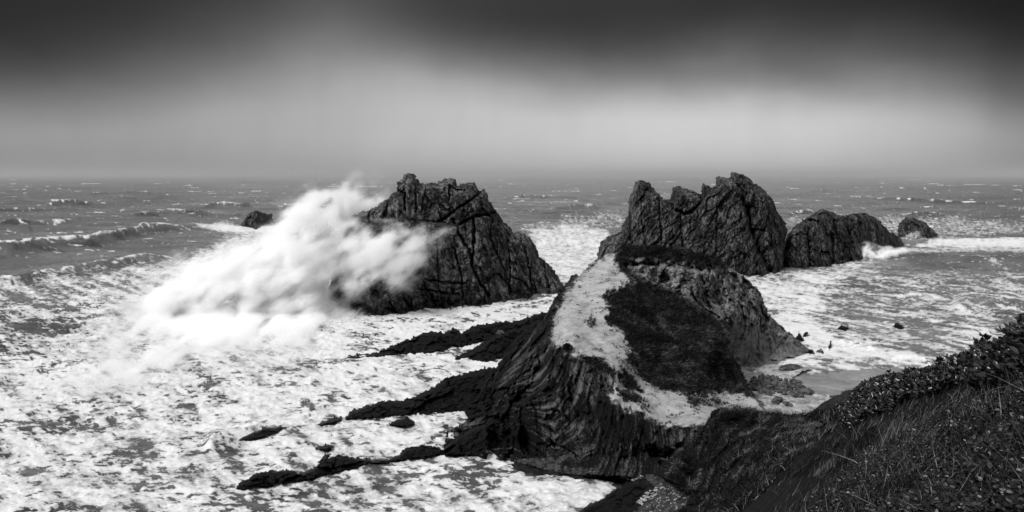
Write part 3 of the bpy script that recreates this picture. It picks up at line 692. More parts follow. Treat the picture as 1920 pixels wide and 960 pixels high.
# shrubs
def shrub(poly, clusters, ln, up, label, seed, per=9):
    r = np.random.default_rng(seed)
    x, y, Yd = pick(poly, clusters); b = P(x, y, Yd)
    root_loc = P(np.mean([p[0] for p in poly]), max(p[1] for p in poly) - 6, 0)
    cx, cy = np.mean(x), np.mean(y); base = P(cx, cy, float(nY(cx, cy)[0]))
    h = up * (.35 + .65 * r.random(clusters)) * np.clip(1 + 1.1 * fbm(b / (up * 1.1), 3, seed), .3, 1.8)
    b = b + np.stack([r.normal(0, .05, clusters), -h * .35, h], 1)
    root = bpy.data.objects.new('shrub', None); root.location = base; C.objects.link(root)
    tag(root, label, 'shrub', 'leathery shrubs on the near hillside')
    cc = np.repeat(b, per, 0); m = len(cc)
    ax = r.normal(0, 1, (m, 3)); ax[:, 2] = np.abs(ax[:, 2]) * .6 + .25; ax[:, 1] -= .3
    ax = unit(ax)
    nr = unit(np.array([-.15, -.35, .8]) + r.normal(0, .35, (m, 3)))
    tone = np.clip(np.repeat(r.uniform(.1, .7, clusters), per) + r.normal(0, .22, m), 0, 1)
    tone = np.where(r.random(m) < .03, 1.0, tone)
    o = leaves_obj('leaves', cc - base, ax, nr, ln * r.uniform(.6, 1.2, m), ln * .5 * r.uniform(.7, 1.2, m), tone, M['leaf'], root)
    # twigs
    tw = r.choice(clusters, min(clusters, 220), replace=False); tw = tw[np.argsort(x[tw])]
    bb = P(x[tw], y[tw], Yd[tw]) - base
    n = len(tw); d = (b[tw] - base) - bb
    V, Fs = [], []
    for a_, dd in zip(bb, d):
        L = np.linalg.norm(dd) + 1e-6; u = np.cross(dd, [0, 1, 0.2]); u /= np.linalg.norm(u) + 1e-9; v = np.cross(dd / L, u)
        s0 = len(V)
        for t_, rr in ((0, .012), (.55, .009), (1.02, .005)):
            for q in range(4):
                th = q * math.pi / 2; V.append(a_ + dd * t_ + (u * math.cos(th) + v * math.sin(th)) * rr + (np.array([.03, 0, 0]) if t_ == .55 else 0))
        for q in range(2):
            for e in range(4): Fs.append([s0 + q * 4 + e, s0 + q * 4 + (e + 1) % 4, s0 + q * 4 + 4 + (e + 1) % 4, s0 + q * 4 + 4 + e])
        if s0:
            for e in range(4): Fs.append([s0 - 12 + e, s0 - 12 + (e + 1) % 4, s0 + (e + 1) % 4, s0 + e])
    mesh_np('stem', np.array(V), np.array(Fs), M['stem'], root)
    return root
shrub([(1845,678),(1870,660),(1900,636),(1930,610),(2010,585),(2010,720),(1930,720),(1880,730),(1845,735)], 900, .11, .14, 'tall glossy-leaved shrub on the skyline at the right edge', 141)
shrub([(1788,702),(1812,688),(1832,674),(1850,664),(1852,735),(1830,742),(1795,728)], 420, .11, .26, 'glossy shrub stepping down left of the skyline shrub', 142)
shrub([(1690,722),(1740,710),(1790,700),(1798,722),(1760,745),(1700,760)], 520, .11, .30, 'broad low shrub halfway down the crest of the hillside', 143)
shrub([(1620,748),(1660,735),(1694,722),(1702,758),(1660,782),(1630,790)], 520, .13, .42, 'dense dark shrub with a few pale shining leaves on the hillside crest', 144)
shrub([(1570,775),(1585,762),(1622,748),(1632,790),(1600,808),(1572,806)], 480, .15, .5, 'lowest dark shrub at the foot of the hillside crest', 145)
# the little bush on the headland rim
def tiny_bush(px, py, Y, r_, label, seed):
    r = np.random.default_rng(seed); base = P(px, py, Y); root = bpy.data.objects.new('bush', None); root.location = base; C.objects.link(root)
    tag(root, label, 'bush')
    d = unit(r.normal(0, 1, (700, 3))); d[:, 2] = np.abs(d[:, 2]) * 1.1; rad = r_ * r.uniform(.5, 1, 700)[:, None]
    c = d * rad
    leaves_obj('leaves', c, unit(d + r.normal(0, .6, (700, 3))), unit(r.normal(0, 1, (700, 3))), .2, .12, r.uniform(0, .4, 700), M['leaf'], root)
    V = []; Fs = []
    for j in range(5):
        a = j * 1.256; s0 = len(V)
        for t_ in (0, 1):
            for q in range(4): V.append((math.cos(a) * t_ * r_ * .5 + .03 * math.cos(q * 1.57), math.sin(a) * t_ * r_ * .5 + .03 * math.sin(q * 1.57), -.2 + t_ * r_ * .8))
        for e in range(4): Fs.append([s0 + e, s0 + (e + 1) % 4, s0 + 4 + (e + 1) % 4, s0 + 4 + e])
    mesh_np('stem', np.array(V), np.array(Fs), M['stem'], root)
tiny_bush(1064, 655, 100.4, .62, 'small round dark bush alone on the pale crest edge above the cliff', 151)

# ------------------------------------------------------------------ boulders and pebbles
def ico(sub=3):
    import bmesh
    bm = bmesh.new(); bmesh.ops.create_icosphere(bm, subdivisions=sub, radius=1)
    V = np.array([v.co[:] for v in bm.verts]); Fs = np.array([[v.index for v in f.verts] for f in bm.faces]); bm.free(); return V, Fs
IV, IF = ico(3)
def rock_mesh(seed, flat):
    V = IV.copy()
    for j in range(9):
        nrm = unit(np.random.default_rng(seed * 31 + j).normal(size=(1, 3)))[0]; dd = .62 + .25 * np.random.default_rng(seed * 7 + j).random()
        ex = np.maximum(V @ nrm - dd, 0); V = V - ex[:, None] * nrm * .92
    V *= (1 + .16 * fbm(IV * 1.7 + seed * 9, 4, seed))[:, None]
    return V * np.array([1, .8, flat])
def boulder_obj(name, seed, flat, mat, label, cat, group, loc, size, rz):
    o = mesh_np(name, rock_mesh(seed, flat), IF, mat, None, False, {'cavity': np.zeros(len(IV))})
    o.location = loc; o.scale = (size,) * 3; o.rotation_euler = (0, 0, rz); return tag(o, label, cat, group)
protos = []
spots = []
HEAP = [(1408,712),(1430,705),(1470,712),(1500,722),(1528,738),(1500,745),(1460,742),(1425,740),(1405,728)]
tries = 0
while len(spots) < 80 and tries < 6000:
    tries += 1
    px, py = random.uniform(1400, 1535), random.uniform(702, 748)
    if not inside(HEAP, np.array([px]), np.array([py]))[0]: continue
    if any(abs(px - q[0]) < 8.0 and abs(py - q[1]) < 3.4 for q in spots): continue
    spots.append((px, py))
gB = 'boulders heaped beside the tide pool'
lB = 'dark angular boulder in the heap between the headland foot and the tide pool'
for i, (px, py) in enumerate(sorted(spots)):
    loc = P(px, py, float(bayY(px, py)[0])); size = random.uniform(.4, .85)
    loc[2] += .2
    if i < 6:
        o = boulder_obj('boulder', 200 + i, .6 + .08 * (i % 3), M['boulder'], lB, 'boulder', gB, loc, size, random.uniform(0, 6.28)); protos.append(o)
    else:
        o = protos[i % 6].copy(); C.objects.link(o); o.location = loc; o.scale = (size, size * random.uniform(.7, 1.1), size * random.uniform(.8, 1.2)); o.rotation_euler = (random.uniform(-.3, .3), random.uniform(-.4, .2), random.uniform(0, 6.28))
def single(px, py, Y, size, seed, flat, label, mat='boulder', scale=None):
    o = boulder_obj('boulder', seed, flat, M[mat], label, 'boulder', None, P(px, py, Y), size, seed * .7)
    if scale: o.scale = scale
    return o
single(1482, 692, 142.5, 2.2, 301, .55, 'broad low rock between the tide pool and the surf', scale=(2.6, 1.6, 1.5))
single(1456, 752, 118.2, 1.2, 302, .5, 'flat dark rock on the pale sand just in front of the boulder heap', scale=(2.0, 1.0, 1.2))
single(1424, 757, 116.5, 1.0, 303, .5, 'small slanting rock on the sand left of the flat dark one', scale=(1.5, .8, 1.0))
single(1478, 758, 117, .6, 304, .5, 'little rock on the sand at the right of the flat dark one', scale=(.9, .5, .7))
single(939, 628, 158, 1.2, 305, .9, 'pale squarish boulder sitting on the broken reef', 'pale_stone', scale=(1.1, 1.0, 1.2))
single(1535, 798, 46, .35, 306, .7, 'small white stone in the grass below the hillside crest', 'pale_stone', scale=(.34, .25, .24))

V6, F6 = ico(1)
def pebbles(name, poly, n, s0, s1, mat, seed, z=0.06, smooth=True):
    r = np.random.default_rng(seed); pts = []
    lo = np.array(poly).min(0); hi = np.array(poly).max(0)
    q = r.uniform(lo, hi, (n * 4, 2)); q = q[inside(poly, q[:, 0], q[:, 1])][:n]; m = len(q)
    b = P(q[:, 0], q[:, 1], coveY(q[:, 0], q[:, 1])); b[:, 2] += z + .12
    s = r.uniform(s0, s1, m) ** 1.0; jit = 1 + r.normal(0, .18, (m, len(V6), 1))
    V = b[:, None] + V6[None] * jit * (s[:, None] * r.uniform([.8, .7, .45], [1.4, 1.1, .75], (m, 3)))[:, None]
    Fs = (np.arange(m) * len(V6))[:, None, None] + F6[None]
    return tag(mesh_np(name, V.reshape(-1, 3), Fs.reshape(-1, 3), mat, None, False), kind='stuff')
pebbles('dark_pebbles', [(960,866),(1060,862),(1150,848),(1240,845),(1340,880),(1420,920),(1420,975),(1180,975),(1240,925),(1215,900),(1160,900),(1060,890)], 9000, .10, .34, M['pebble'], 161)
pebbles('pale_pebbles', [(1150,892),(1170,876),(1195,862),(1222,864),(1232,875),(1215,895),(1185,905)], 420, .08, .26, M['pale_pebble'], 162, .14)
pebbles('pale_pebbles', [(1195,945),(1215,925),(1240,912),(1290,918),(1320,935),(1300,962),(1220,965)], 520, .08, .2, M['pale_pebble'], 163, .12)

# ------------------------------------------------------------------ sea
def make_sea():
    rows = np.concatenate([np.array([HOR + .35, HOR + .7, HOR + 1.1, HOR + 1.6]), np.arange(HOR + 2.2, 520, 1.25), np.arange(520, 980, 1.8), np.arange(980, 1500, 14)])
    cols = np.concatenate([np.arange(-1500, -60, 24.), np.arange(-60, 1985, 2.2), np.arange(1985, 3400, 24.)])
    X, Yp = np.meshgrid(cols, rows); x, y = X.ravel(), Yp.ravel()
    Yd = seaY(y); V = P(x, y, Yd); V[:, 2] = 0
    wx, wy = V[:, 0], V[:, 1]
    far = sstep(3000, 700, wy)
    # swell
    calm = sstep(560, 440, y) * .75 + .25
    calm = calm * np.where(x > 1400, .75, 1)
    z = 0
    for L, a, th, ph in ((95, .85, .5, .3), (58, .6, .28, 1.2), (37, .42, .75, 2.9), (23, .28, .1, .7), (15, .2, .95, 4.1)):
        d = (wx * math.sin(th) + wy * math.cos(th)) * 2 * math.pi / L + ph + 1.4 * fbm(np.stack([wx / (L * 1.8), wy / (L * 1.8), np.full(wx.shape, L)], 1), 2, 171)
        z = z + a * (np.exp(np.sin(d) - 1) * 1.6 - .75)
    z = z * calm * far
    q = np.stack([wx, wy, wx * 0], 1)
    z = z + far * np.where(y > 560, .5, .8) * (.55 * fbm(q / 9, 4, 172) + .28 * ridged(q / np.array([4.2, 3.0, 1]), 4, 173))
    foam = np.zeros(len(x)); lace = np.zeros(len(x)); tone = np.zeros(len(x))
    lY = np.log(Yd)
    # named breakers: photo-space crest lines, height (m), foam on the crest
    def breaker(line, h, wd, fo, face=18.):
        nonlocal z, foam, tone
        lx = np.array([p[0] for p in line], float); ly = np.array([p[1] for p in line], float)
        yc = np.interp(x, lx, ly, left=1e4, right=1e4) 
        yc = yc + np.clip((yc - HOR) / 160, .1, 1.2) * 2.2 * fbm(np.stack([x / 55, x * 0 + h, x * 0 + h], 1), 2, 174)
        s = wy - seaY(np.minimum(yc, 2000))                # metres behind the crest
        env = sstep(lx[0] - 1, lx[0] + (lx[-1] - lx[0]) * .18, x) * sstep(lx[-1] + 1, lx[-1] - (lx[-1] - lx[0]) * .18, x)
        prof = np.where(s > 0, np.exp(-(s / (wd * 2.2)) ** 2), np.exp(-(s / wd) ** 2))
        z = z + h * env * prof * (1 + .35 * fbm(q / 28, 2, 175))
        tone = tone - .055 * min(h / 3, 1.3) * env * np.exp(-((s + wd * 1.1) / (wd * 1.0)) ** 2)  # shade of the breaker's front face painted into the water colour
        nz = fbm(np.stack([x / 16, y / 5, x * 0], 1), 4, 176)
        foam = np.maximum(foam, fo * env * np.exp(-((s + wd * .05) / (wd * .4)) ** 2) * np.clip(.75 + 1.1 * nz, 0, 1.2))
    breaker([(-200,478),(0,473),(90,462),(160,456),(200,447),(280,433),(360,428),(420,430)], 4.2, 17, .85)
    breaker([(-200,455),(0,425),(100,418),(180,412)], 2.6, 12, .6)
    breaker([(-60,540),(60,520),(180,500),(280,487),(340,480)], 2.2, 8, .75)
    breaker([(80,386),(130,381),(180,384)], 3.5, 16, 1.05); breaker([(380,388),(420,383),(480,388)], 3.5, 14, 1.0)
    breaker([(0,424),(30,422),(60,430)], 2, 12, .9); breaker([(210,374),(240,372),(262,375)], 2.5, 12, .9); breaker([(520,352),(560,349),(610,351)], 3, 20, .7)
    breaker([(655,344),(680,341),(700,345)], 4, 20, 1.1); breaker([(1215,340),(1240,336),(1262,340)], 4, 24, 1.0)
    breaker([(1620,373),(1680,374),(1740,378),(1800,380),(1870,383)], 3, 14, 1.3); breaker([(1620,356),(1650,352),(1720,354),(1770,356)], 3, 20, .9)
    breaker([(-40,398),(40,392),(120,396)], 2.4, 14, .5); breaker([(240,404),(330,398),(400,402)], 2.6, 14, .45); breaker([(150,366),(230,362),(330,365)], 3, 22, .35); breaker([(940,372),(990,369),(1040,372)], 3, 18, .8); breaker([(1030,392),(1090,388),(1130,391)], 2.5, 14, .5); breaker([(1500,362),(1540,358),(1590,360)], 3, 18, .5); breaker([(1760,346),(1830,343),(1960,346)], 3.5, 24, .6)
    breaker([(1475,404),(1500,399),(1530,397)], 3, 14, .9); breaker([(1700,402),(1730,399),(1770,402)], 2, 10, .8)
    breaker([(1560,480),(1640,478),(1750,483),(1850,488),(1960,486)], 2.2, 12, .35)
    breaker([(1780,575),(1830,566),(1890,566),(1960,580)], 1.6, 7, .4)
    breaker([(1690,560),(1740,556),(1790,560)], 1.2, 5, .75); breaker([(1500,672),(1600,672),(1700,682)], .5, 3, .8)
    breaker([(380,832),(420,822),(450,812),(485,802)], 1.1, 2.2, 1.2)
    breaker([(380,470),(300,490),(420,478)][::-1], 1.2, 8, .6) if False else None
    # foam fields painted by region
    def field(poly, w, amount):
        nonlocal foam
        jx = x + w * .9 * fbm(np.stack([x / 60, y / 22, x * 0 + 1], 1), 4, 181); jy = y + w * .5 * fbm(np.stack([x / 60, y / 22, x * 0 + 5], 1), 4, 182)
        foam = np.maximum(foam, amount * soft_in(poly, jx, jy, w))
    field([(-1500,560),(0,528),(120,515),(260,500),(340,485),(420,450),(470,422),(560,420),(640,430),(700,590),(1060,560),(1100,1500),(-1500,1500)], 16, .72)
    field([(150,600),(260,560),(420,500),(620,560),(1060,556),(1100,700),(900,800),(560,800),(300,770),(0,770),(-300,720)], 30, .87)
    field([(360,420),(420,416),(450,424),(500,424),(560,405),(640,380),(640,440),(520,440),(420,436)], 8, 1.0)
    field([(975,425),(1060,420),(1130,425),(1180,470),(1100,540),(1040,540),(990,450)], 12, .80)
    field([(1060,400),(1180,395),(1180,430),(1000,430)], 14, .42)
    field([(1395,515),(1470,510),(1540,503),(1620,488),(1640,500),(1560,540),(1540,600),(1600,640),(1760,680),(1820,690),(1760,700),(1500,690),(1400,560)], 26, .8)
    field([(1450,590),(1520,600),(1600,645),(1720,672),(1760,690),(1600,672),(1530,665),(1480,640)], 12, .95)
    field([(1540,500),(1700,470),(1760,460),(1940,455),(2100,465),(2000,480),(1720,482)], 8, .6)
    field([(1700,462),(1760,447),(1900,446),(2100,450),(2100,462),(1800,464)], 6, .95)
    field([(1460,425),(1490,405),(1700,400),(1940,415),(1940,440),(1770,448),(1690,440)], 12, .45)
    field([(1400,530),(1620,500),(1960,510),(2300,520),(2300,720),(1800,720),(1500,690)], 30, .42)
    field([(600,590),(700,592),(800,582),(860,577),(930,570),(1000,562),(1061,552),(1061,558),(940,580),(860,590),(700,600)], 4, 1.05)
    field([(1000,880),(1100,890),(1160,900),(1150,925),(1060,965),(960,920),(900,868)], 12, .95)
    field([(1395,700),(1440,684),(1510,664),(1530,668),(1470,690)], 4, .95)
    # open water
    big = fbm(np.stack([wx / 55, wy / 120, wx * 0 + 3], 1), 5, 183); crest = fbm(np.stack([wx / 14, wy / 26, wx * 0 + 8], 1), 5, 184)
    cap = fbm(np.stack([x / 42, lY * 30, x * 0 + 8], 1), 5, 197, .6); gust = fbm(np.stack([x / 190, lY * 9, x * 0 + 3], 1), 3, 198)
    foam = np.maximum(foam, np.where(y < 500, sstep(.34, .85, cap * .8 + .38 * gust) * .78 * sstep(328, 342, y), 0))
    streak = fbm(np.stack([x / 120, lY * 30, x * 0 + 5], 1), 4, 199); tone = tone + np.where(x < 1300, .135 - .06 * sstep(520, 640, y), .135) + .045 * streak + .04 * gust
    foam = np.maximum(foam, .1 + .10 * crest)
    # darker patches and lacing inside the foam
    pat = fbm(np.stack([wx / 9, wy / 7, wx * 0 + 2], 1), 5, 185); pat2 = fbm(np.stack([wx / 2.6, wy / 2.4, wx * 0 + 4], 1), 5, 186)
    rg = ridged(np.stack([wx / 3.4, wy / 3.4, wx * 0], 1), 4, 187)
    lace = (.20 * pat + .30 * pat2 + .12 * rg)
    ca, sa = math.cos(.2), math.sin(.2)
    pull = fbm(np.stack([(x * ca - y * sa) / 95, (x * sa + y * ca) / (4.5 + (y - 430).clip(0) / 60), x * 0 + 11], 1), 5, 196, .6)
    sw = 22 * fbm(np.stack([x / 120, y / 40, x * 0 + 21], 1), 3, 201)
    pull2 = ridged(np.stack([(x * ca - y * sa) / 150, (x * sa + y * ca + sw) / (9 + (y - 430).clip(0) / 26), x * 0 + 31], 1), 4, 202, .6)
    lace = lace + (.42 * pull + .16 * pull2) * sstep(480, 540, y)
    spk = fbm(np.stack([wx / 1.7, wy / 1.0, wx * 0 + 41], 1), 4, 203, .6); clus = fbm(np.stack([wx / 11, wy / 9, wx * 0 + 51], 1), 3, 204)
    lace = lace - .62 * sstep(.24, .62, spk * .9 + .75 * clus - .02) * sstep(500, 580, y) * np.where(x < 1250, 1, .5)
    lace = lace - .20 * np.exp(-((x - 60) / 230) ** 2 - ((y - 605) / 62) ** 2) + .05 * sstep(560, 640, y)
    dens = sstep(.85, 1.0, foam)
    lace = lace * (1 - .45 * dens)
    JX = 30 * fbm(np.stack([x / 30, y / 12, x * 0 + 6], 1), 4, 188); JY = 10 * fbm(np.stack([x / 30, y / 12, x * 0 + 9], 1), 4, 189)
    for cx, cy, rx, ry, am in ((680,800,60,10,.05),(480,860,80,14,.42),(360,890,60,14,.3),(270,848,40,14,.35),(70,885,45,9,.4),(170,910,40,14,.42),(60,800,60,9,.42),(180,795,40,8,.35),(520,918,60,14,.35),(700,915,120,30,.33),(880,930,110,22,.22),(240,640,70,8,.2),(80,655,110,14,.25),(100,615,90,12,.25),(330,720,60,8,.2),(620,745,40,10,.15),(740,690,60,10,.12),(640,800,50,8,.15),(250,950,90,10,.3),(520,655,60,8,.1),(60,560,100,14,.15)):
        jx = x + JX; jy = y + JY
        lace = lace - .85 * am * np.exp(-((jx - cx) / rx) ** 2 - ((jy - cy) / ry) ** 2)
    z = z + .18 * np.clip(foam, 0, 1) * fbm(q / 1.3, 4, 190)
    # keep the water in place where it meets rock and shore
    z = z * (1 - .75 * sstep(1380, 1440, x) * sstep(640, 670, y)) - .05
    V[:, 2] = z
    Fs = grid_faces(np.ones(X.shape, bool))
    tag(mesh_np('sea', V, Fs, M['sea'], None, True, {'foam': foam, 'lace': lace, 'tone_face_shade': np.clip(tone, .03, .3)}), kind='structure')
make_sea()

# ------------------------------------------------------------------ spray: clouds of droplets
def droplets(name, blobs, Yof, thick, size, label, total, seed, holes=(), streak=.5, nscale=(60, 22), contrast=1.15, front=None, vox=.8):
    """blobs (cx, cy, rx, ry, angle, weight): optical depth seen from the shore; drops fill a layer thick metres deep"""
    r = np.random.default_rng(seed)
    b = np.array(blobs, float)
    x0, x1 = (b[:, 0] - 1.9 * np.maximum(b[:, 2], b[:, 3])).min(), (b[:, 0] + 1.9 * np.maximum(b[:, 2], b[:, 3])).max()
    y0, y1 = (b[:, 1] - 1.9 * np.maximum(b[:, 2], b[:, 3])).min(), (b[:, 1] + 1.9 * np.maximum(b[:, 2], b[:, 3])).max()
    xs = np.arange(x0, x1, 1.5); ys = np.arange(y0, y1, 1.5); X, Y = np.meshgrid(xs, ys); x, y = X.ravel(), Y.ravel()
    jw = np.stack([x / 60, y / 60, x * 0 + seed], 1)
    jx = x + 16 * fbm(jw, 4, seed) ; jy = y + 16 * fbm(jw + 31, 4, seed + 1)
    od = np.zeros(len(x))
    for cx, cy, rx, ry, an, w in blobs:
        c, s = math.cos(math.radians(an)), math.sin(math.radians(an)); dx, dy = jx - cx, jy - cy
        e = ((dx * c - dy * s) / rx) ** 2 + ((dx * s + dy * c) / ry) ** 2
        od = np.maximum(od, w * np.exp(-e * 1.1)) + .25 * np.minimum(od, w * np.exp(-e * 1.1))
    c, s = math.cos(math.radians(35)), math.sin(math.radians(35))
    st = np.stack([(x * c - y * s) / nscale[0], (x * s + y * c) / nscale[1], x * 0 + seed], 1)
    nz = fbm(st, 5, seed + 3)
    od = od * np.clip(1 + contrast * nz, .08, 2.6)
    for cx, cy, rx, ry, am in holes:
        od = od * (1 - am * np.exp(-((.5 * (x + jx) - cx) / rx) ** 2 - ((.5 * (y + jy) - cy) / ry) ** 2))
    od = od * sstep(.015, .08, od)
    OD = od.reshape(X.shape)
    root = bpy.data.objects.new(name, None); C.objects.link(root); tag(root, label, 'spray', kind='stuff')
    # visible drops in the thick parts
    pr = np.clip(od - .9, 0, None) * (od > .9) + .25 * np.clip(od - .15, 0, .6) * np.clip(fbm(np.stack([x / 9, y / 9, x * 0 + 3], 1), 4, seed + 9) * 2.2, 0, 1.5); pr = pr / pr.sum(); k = r.choice(len(x), total, p=pr)
    px = x[k] + r.uniform(-.9, .9, total); py = y[k] + r.uniform(-.9, .9, total)
    Yc = Yof(px, py) + np.clip(r.normal(0, 1, total), -2, 2) * thick * np.clip(.3 + od[k] / 3, .3, 1)
    if front is not None: Yc = np.minimum(Yc, front(px, py))
    cpos = P(px, py, Yc)
    cpos = cpos[cpos[:, 2] > -.1]; m = len(cpos)
    s_ = size * r.uniform(.5, 1.5, m)
    nrm = unit(SUN_DIR + r.normal(0, .33, (m, 3)))
    a = unit(np.cross(nrm, r.normal(size=(m, 3)))); bb = np.cross(nrm, a)
    V = np.stack([cpos + (a * math.cos(t) + bb * math.sin(t)) * s_[:, None] for t in (0, 2.094, 4.189)], 1).reshape(-1, 3)
    dr = mesh_np('droplets', V, np.arange(3 * m).reshape(-1, 3), M['spray'], root, False); dr['kind'] = 'stuff'
    # the mist around them: a density lattice turned into a volume
    Yg = Yof(x, y); on = od > .02
    Q = P(x[on], y[on], Yg[on]); lo = Q.min(0) - np.array([3, 3 * thick, 1]); hi = Q.max(0) + np.array([3, 3 * thick, 2]); lo[2] = -1.0
    nn = np.maximum(((hi - lo) / vox).astype(int), 8)
    g = np.stack(np.meshgrid(*[np.linspace(lo[i], hi[i], nn[i]) for i in range(3)], indexing='ij'), -1).reshape(-1, 3)
    gx = 960 + g[:, 0] / g[:, 1] * F; gy = HOR + (H - g[:, 2]) / g[:, 1] * F
    fx = np.clip((gx - xs[0]) / 1.5, 0, len(xs) - 1.01); fy = np.clip((gy - ys[0]) / 1.5, 0, len(ys) - 1.01)
    ix, iy = fx.astype(int), fy.astype(int); ax, ay = fx - ix, fy - iy
    o2 = OD[iy, ix] * (1 - ax) * (1 - ay) + OD[iy, ix + 1] * ax * (1 - ay) + OD[iy + 1, ix] * (1 - ax) * ay + OD[iy + 1, ix + 1] * ax * ay
    inb = (gx > xs[0]) & (gx < xs[-1]) & (gy > ys[0]) & (gy < ys[-1])
    sg = thick * np.clip(.35 + o2 / 3, .35, 1)
    dy = g[:, 1] - Yof(gx, gy) + 1.5 * thick * fbm(g / 6.0, 3, seed + 40)
    dens = np.where(inb, o2, 0) * np.exp(-.5 * (dy / sg) ** 2) / (2.5 * sg)
    if front is not None: dens = dens * sstep(1.5, -.5, g[:, 1] - front(gx, gy))
    me = bpy.data.meshes.new('mist'); me.vertices.add(len(g)); me.vertices.foreach_set('co', np.ascontiguousarray(g, np.float32).ravel())
    at = me.attributes.new('density', 'FLOAT', 'POINT'); at.data.foreach_set('value', np.ascontiguousarray(dens, np.float32))
    mo = bpy.data.objects.new('mist', me); C.objects.link(mo); mo.parent = root; mo['kind'] = 'stuff'
    mo.modifiers.new('mist', 'NODES').node_group = lattice_nodes(lo, hi, nn)
    return root

def lattice_nodes(lo, hi, nn):
    ng = bpy.data.node_groups.new('mist_lattice', 'GeometryNodeTree'); N = ng.nodes.new; Lk = ng.links.new
    ng.interface.new_socket('Geometry', in_out='INPUT', socket_type='NodeSocketGeometry'); ng.interface.new_socket('Geometry', in_out='OUTPUT', socket_type='NodeSocketGeometry')
    gi, go = N('NodeGroupInput'), N('NodeGroupOutput')
    pos = N('GeometryNodeInputPosition'); sep = N('ShaderNodeSeparateXYZ'); Lk(pos.outputs[0], sep.inputs[0])
    def mth(op, a, b):
        n = N('ShaderNodeMath'); n.operation = op
        for s_, v in enumerate((a, b)):
            if hasattr(v, 'is_linked'): Lk(v, n.inputs[s_])
            elif v is not None: n.inputs[s_].default_value = float(v)
        return n.outputs[0]
    idx = None
    for i in range(3):
        q = mth('MULTIPLY', mth('SUBTRACT', sep.outputs[i], lo[i]), (nn[i] - 1) / (hi[i] - lo[i]))
        q = mth('FLOOR', mth('ADD', q, .5), None); q = mth('MINIMUM', mth('MAXIMUM', q, 0), nn[i] - 1)
        idx = q if idx is None else mth('ADD', mth('MULTIPLY', idx, nn[i]), q)
    sm = N('GeometryNodeSampleIndex'); sm.data_type = 'FLOAT'; sm.domain = 'POINT'
    na = N('GeometryNodeInputNamedAttribute'); na.data_type = 'FLOAT'; na.inputs['Name'].default_value = 'density'
    Lk(gi.outputs[0], sm.inputs['Geometry']); Lk([o for o in na.outputs if o.enabled][0], [i for i in sm.inputs if i.name == 'Value' and i.enabled][0]); Lk(idx, sm.inputs['Index'])
    vc = N('GeometryNodeVolumeCube'); vc.inputs['Min'].default_value = tuple(lo); vc.inputs['Max'].default_value = tuple(hi)
    for i, a in enumerate('XYZ'): vc.inputs['Resolution ' + a].default_value = int(nn[i])
    Lk([o for o in sm.outputs if o.enabled][0], vc.inputs['Density'])
    st = N('GeometryNodeSetMaterial'); st.inputs['Material'].default_value = M['mist']
    Lk(vc.outputs[0], st.inputs['Geometry']); Lk(st.outputs[0], go.inputs[0])
    return ng

SUN_DIR = np.array([-.55, -.52, .66]); SUN_DIR /= np.linalg.norm(SUN_DIR)
stackbase = lambda px: seaY(np.interp(px, [606, 680, 745, 800, 850, 930], [578, 592, 587, 578, 575, 567]))
def plumeY(px, py):
    a = stackbase(px) - 2.5 + (590 - py) * .02 + 24 * sstep(628, 648, px) * sstep(422, 398, py); b = np.minimum(198, seaY(np.maximum(py, HOR + 60)) - 3.5)
    t = sstep(560, 670, px); return a * t + b * (1 - t)
def plumeFront(px, py):
    sea_lim = seaY(np.maximum(py, HOR + 30)) - .3
    return np.where((px > 640) & (py > 415), stackbase(px) - 1.2 + np.clip(590 - py, 0, 300) * .045, np.where(py > 585, sea_lim, 1e4))
PL = [(640,394,50,18,10,4.5),(665,395,40,26,0,4),(600,400,60,24,25,4),(560,425,60,22,25,2.6),(535,425,26,14,15,1.0),(620,440,75,42,45,6),(560,500,95,60,40,6.5),(480,530,95,52,30,5.5),(400,545,85,48,30,4.6),(330,560,70,42,30,3.2),(280,600,55,42,10,2.4),
 (540,580,95,48,10,5.5),(450,600,95,44,5,5),(360,620,85,36,10,3.4),(610,590,42,30,20,4.2),(645,590,24,22,60,2.0),(430,645,85,18,5,1.6),(560,625,60,14,10,1.8),(230,640,60,24,20,1.6),(300,672,54,16,0,1.8),(230,694,70,18,8,1.2),(120,716,100,20,6,.8),(350,655,60,22,10,1.6),(470,650,70,14,0,1.2),(60,730,70,16,5,.6),(210,720,60,14,10,1.1),
 (690,470,52,36,20,2.6),(740,480,50,34,15,1.9),(780,460,42,24,20,1.5),(800,445,34,14,15,1.2),(720,510,60,26,15,1.9),(760,505,34,18,30,1.2),(670,525,40,22,20,2.2),(735,440,50,14,5,1.1)]
HO = [(685,412,34,16,.85),(636,552,22,16,.9),(672,572,30,16,.97),(712,566,30,22,.9),(705,545,16,10,.7),(655,425,16,10,.8),(700,430,16,12,.75),(700,448,10,12,.6),(478,411,34,20,1.0),(430,524,16,8,.35),(545,490,20,12,.1),(500,600,14,12,.25)]
droplets('sea_spray', PL, plumeY, 5.0, .07, 'huge white plume of sea spray bursting over the left side of the big stack', 330000, 191, HO, front=plumeFront)
droplets('sea_spray', [(1640,472,20,12,0,2.4),(1665,474,26,9,0,2.2),(1625,474,8,8,0,2.),(1690,474,18,6,0,1.2)], lambda px, py: np.full(np.shape(px), 330.) - (px - 1620) * 0.0, 2.0, .15,
         'short white burst of spray at the right foot of the low humped rock', 9000, 192, nscale=(12, 9), vox=.5)
droplets('sea_spray', [(455,812,18,8,20,1.8),(480,804,16,7,20,1.4),(420,824,22,8,15,1.2),(510,797,20,5,10,.7),(560,790,40,10,10,.25)], lambda px, py: np.full(np.shape(px), 109.), .6, .05,
         'small spill of spray over the low black reef hump', 6000, 193, nscale=(10, 8), vox=.25)
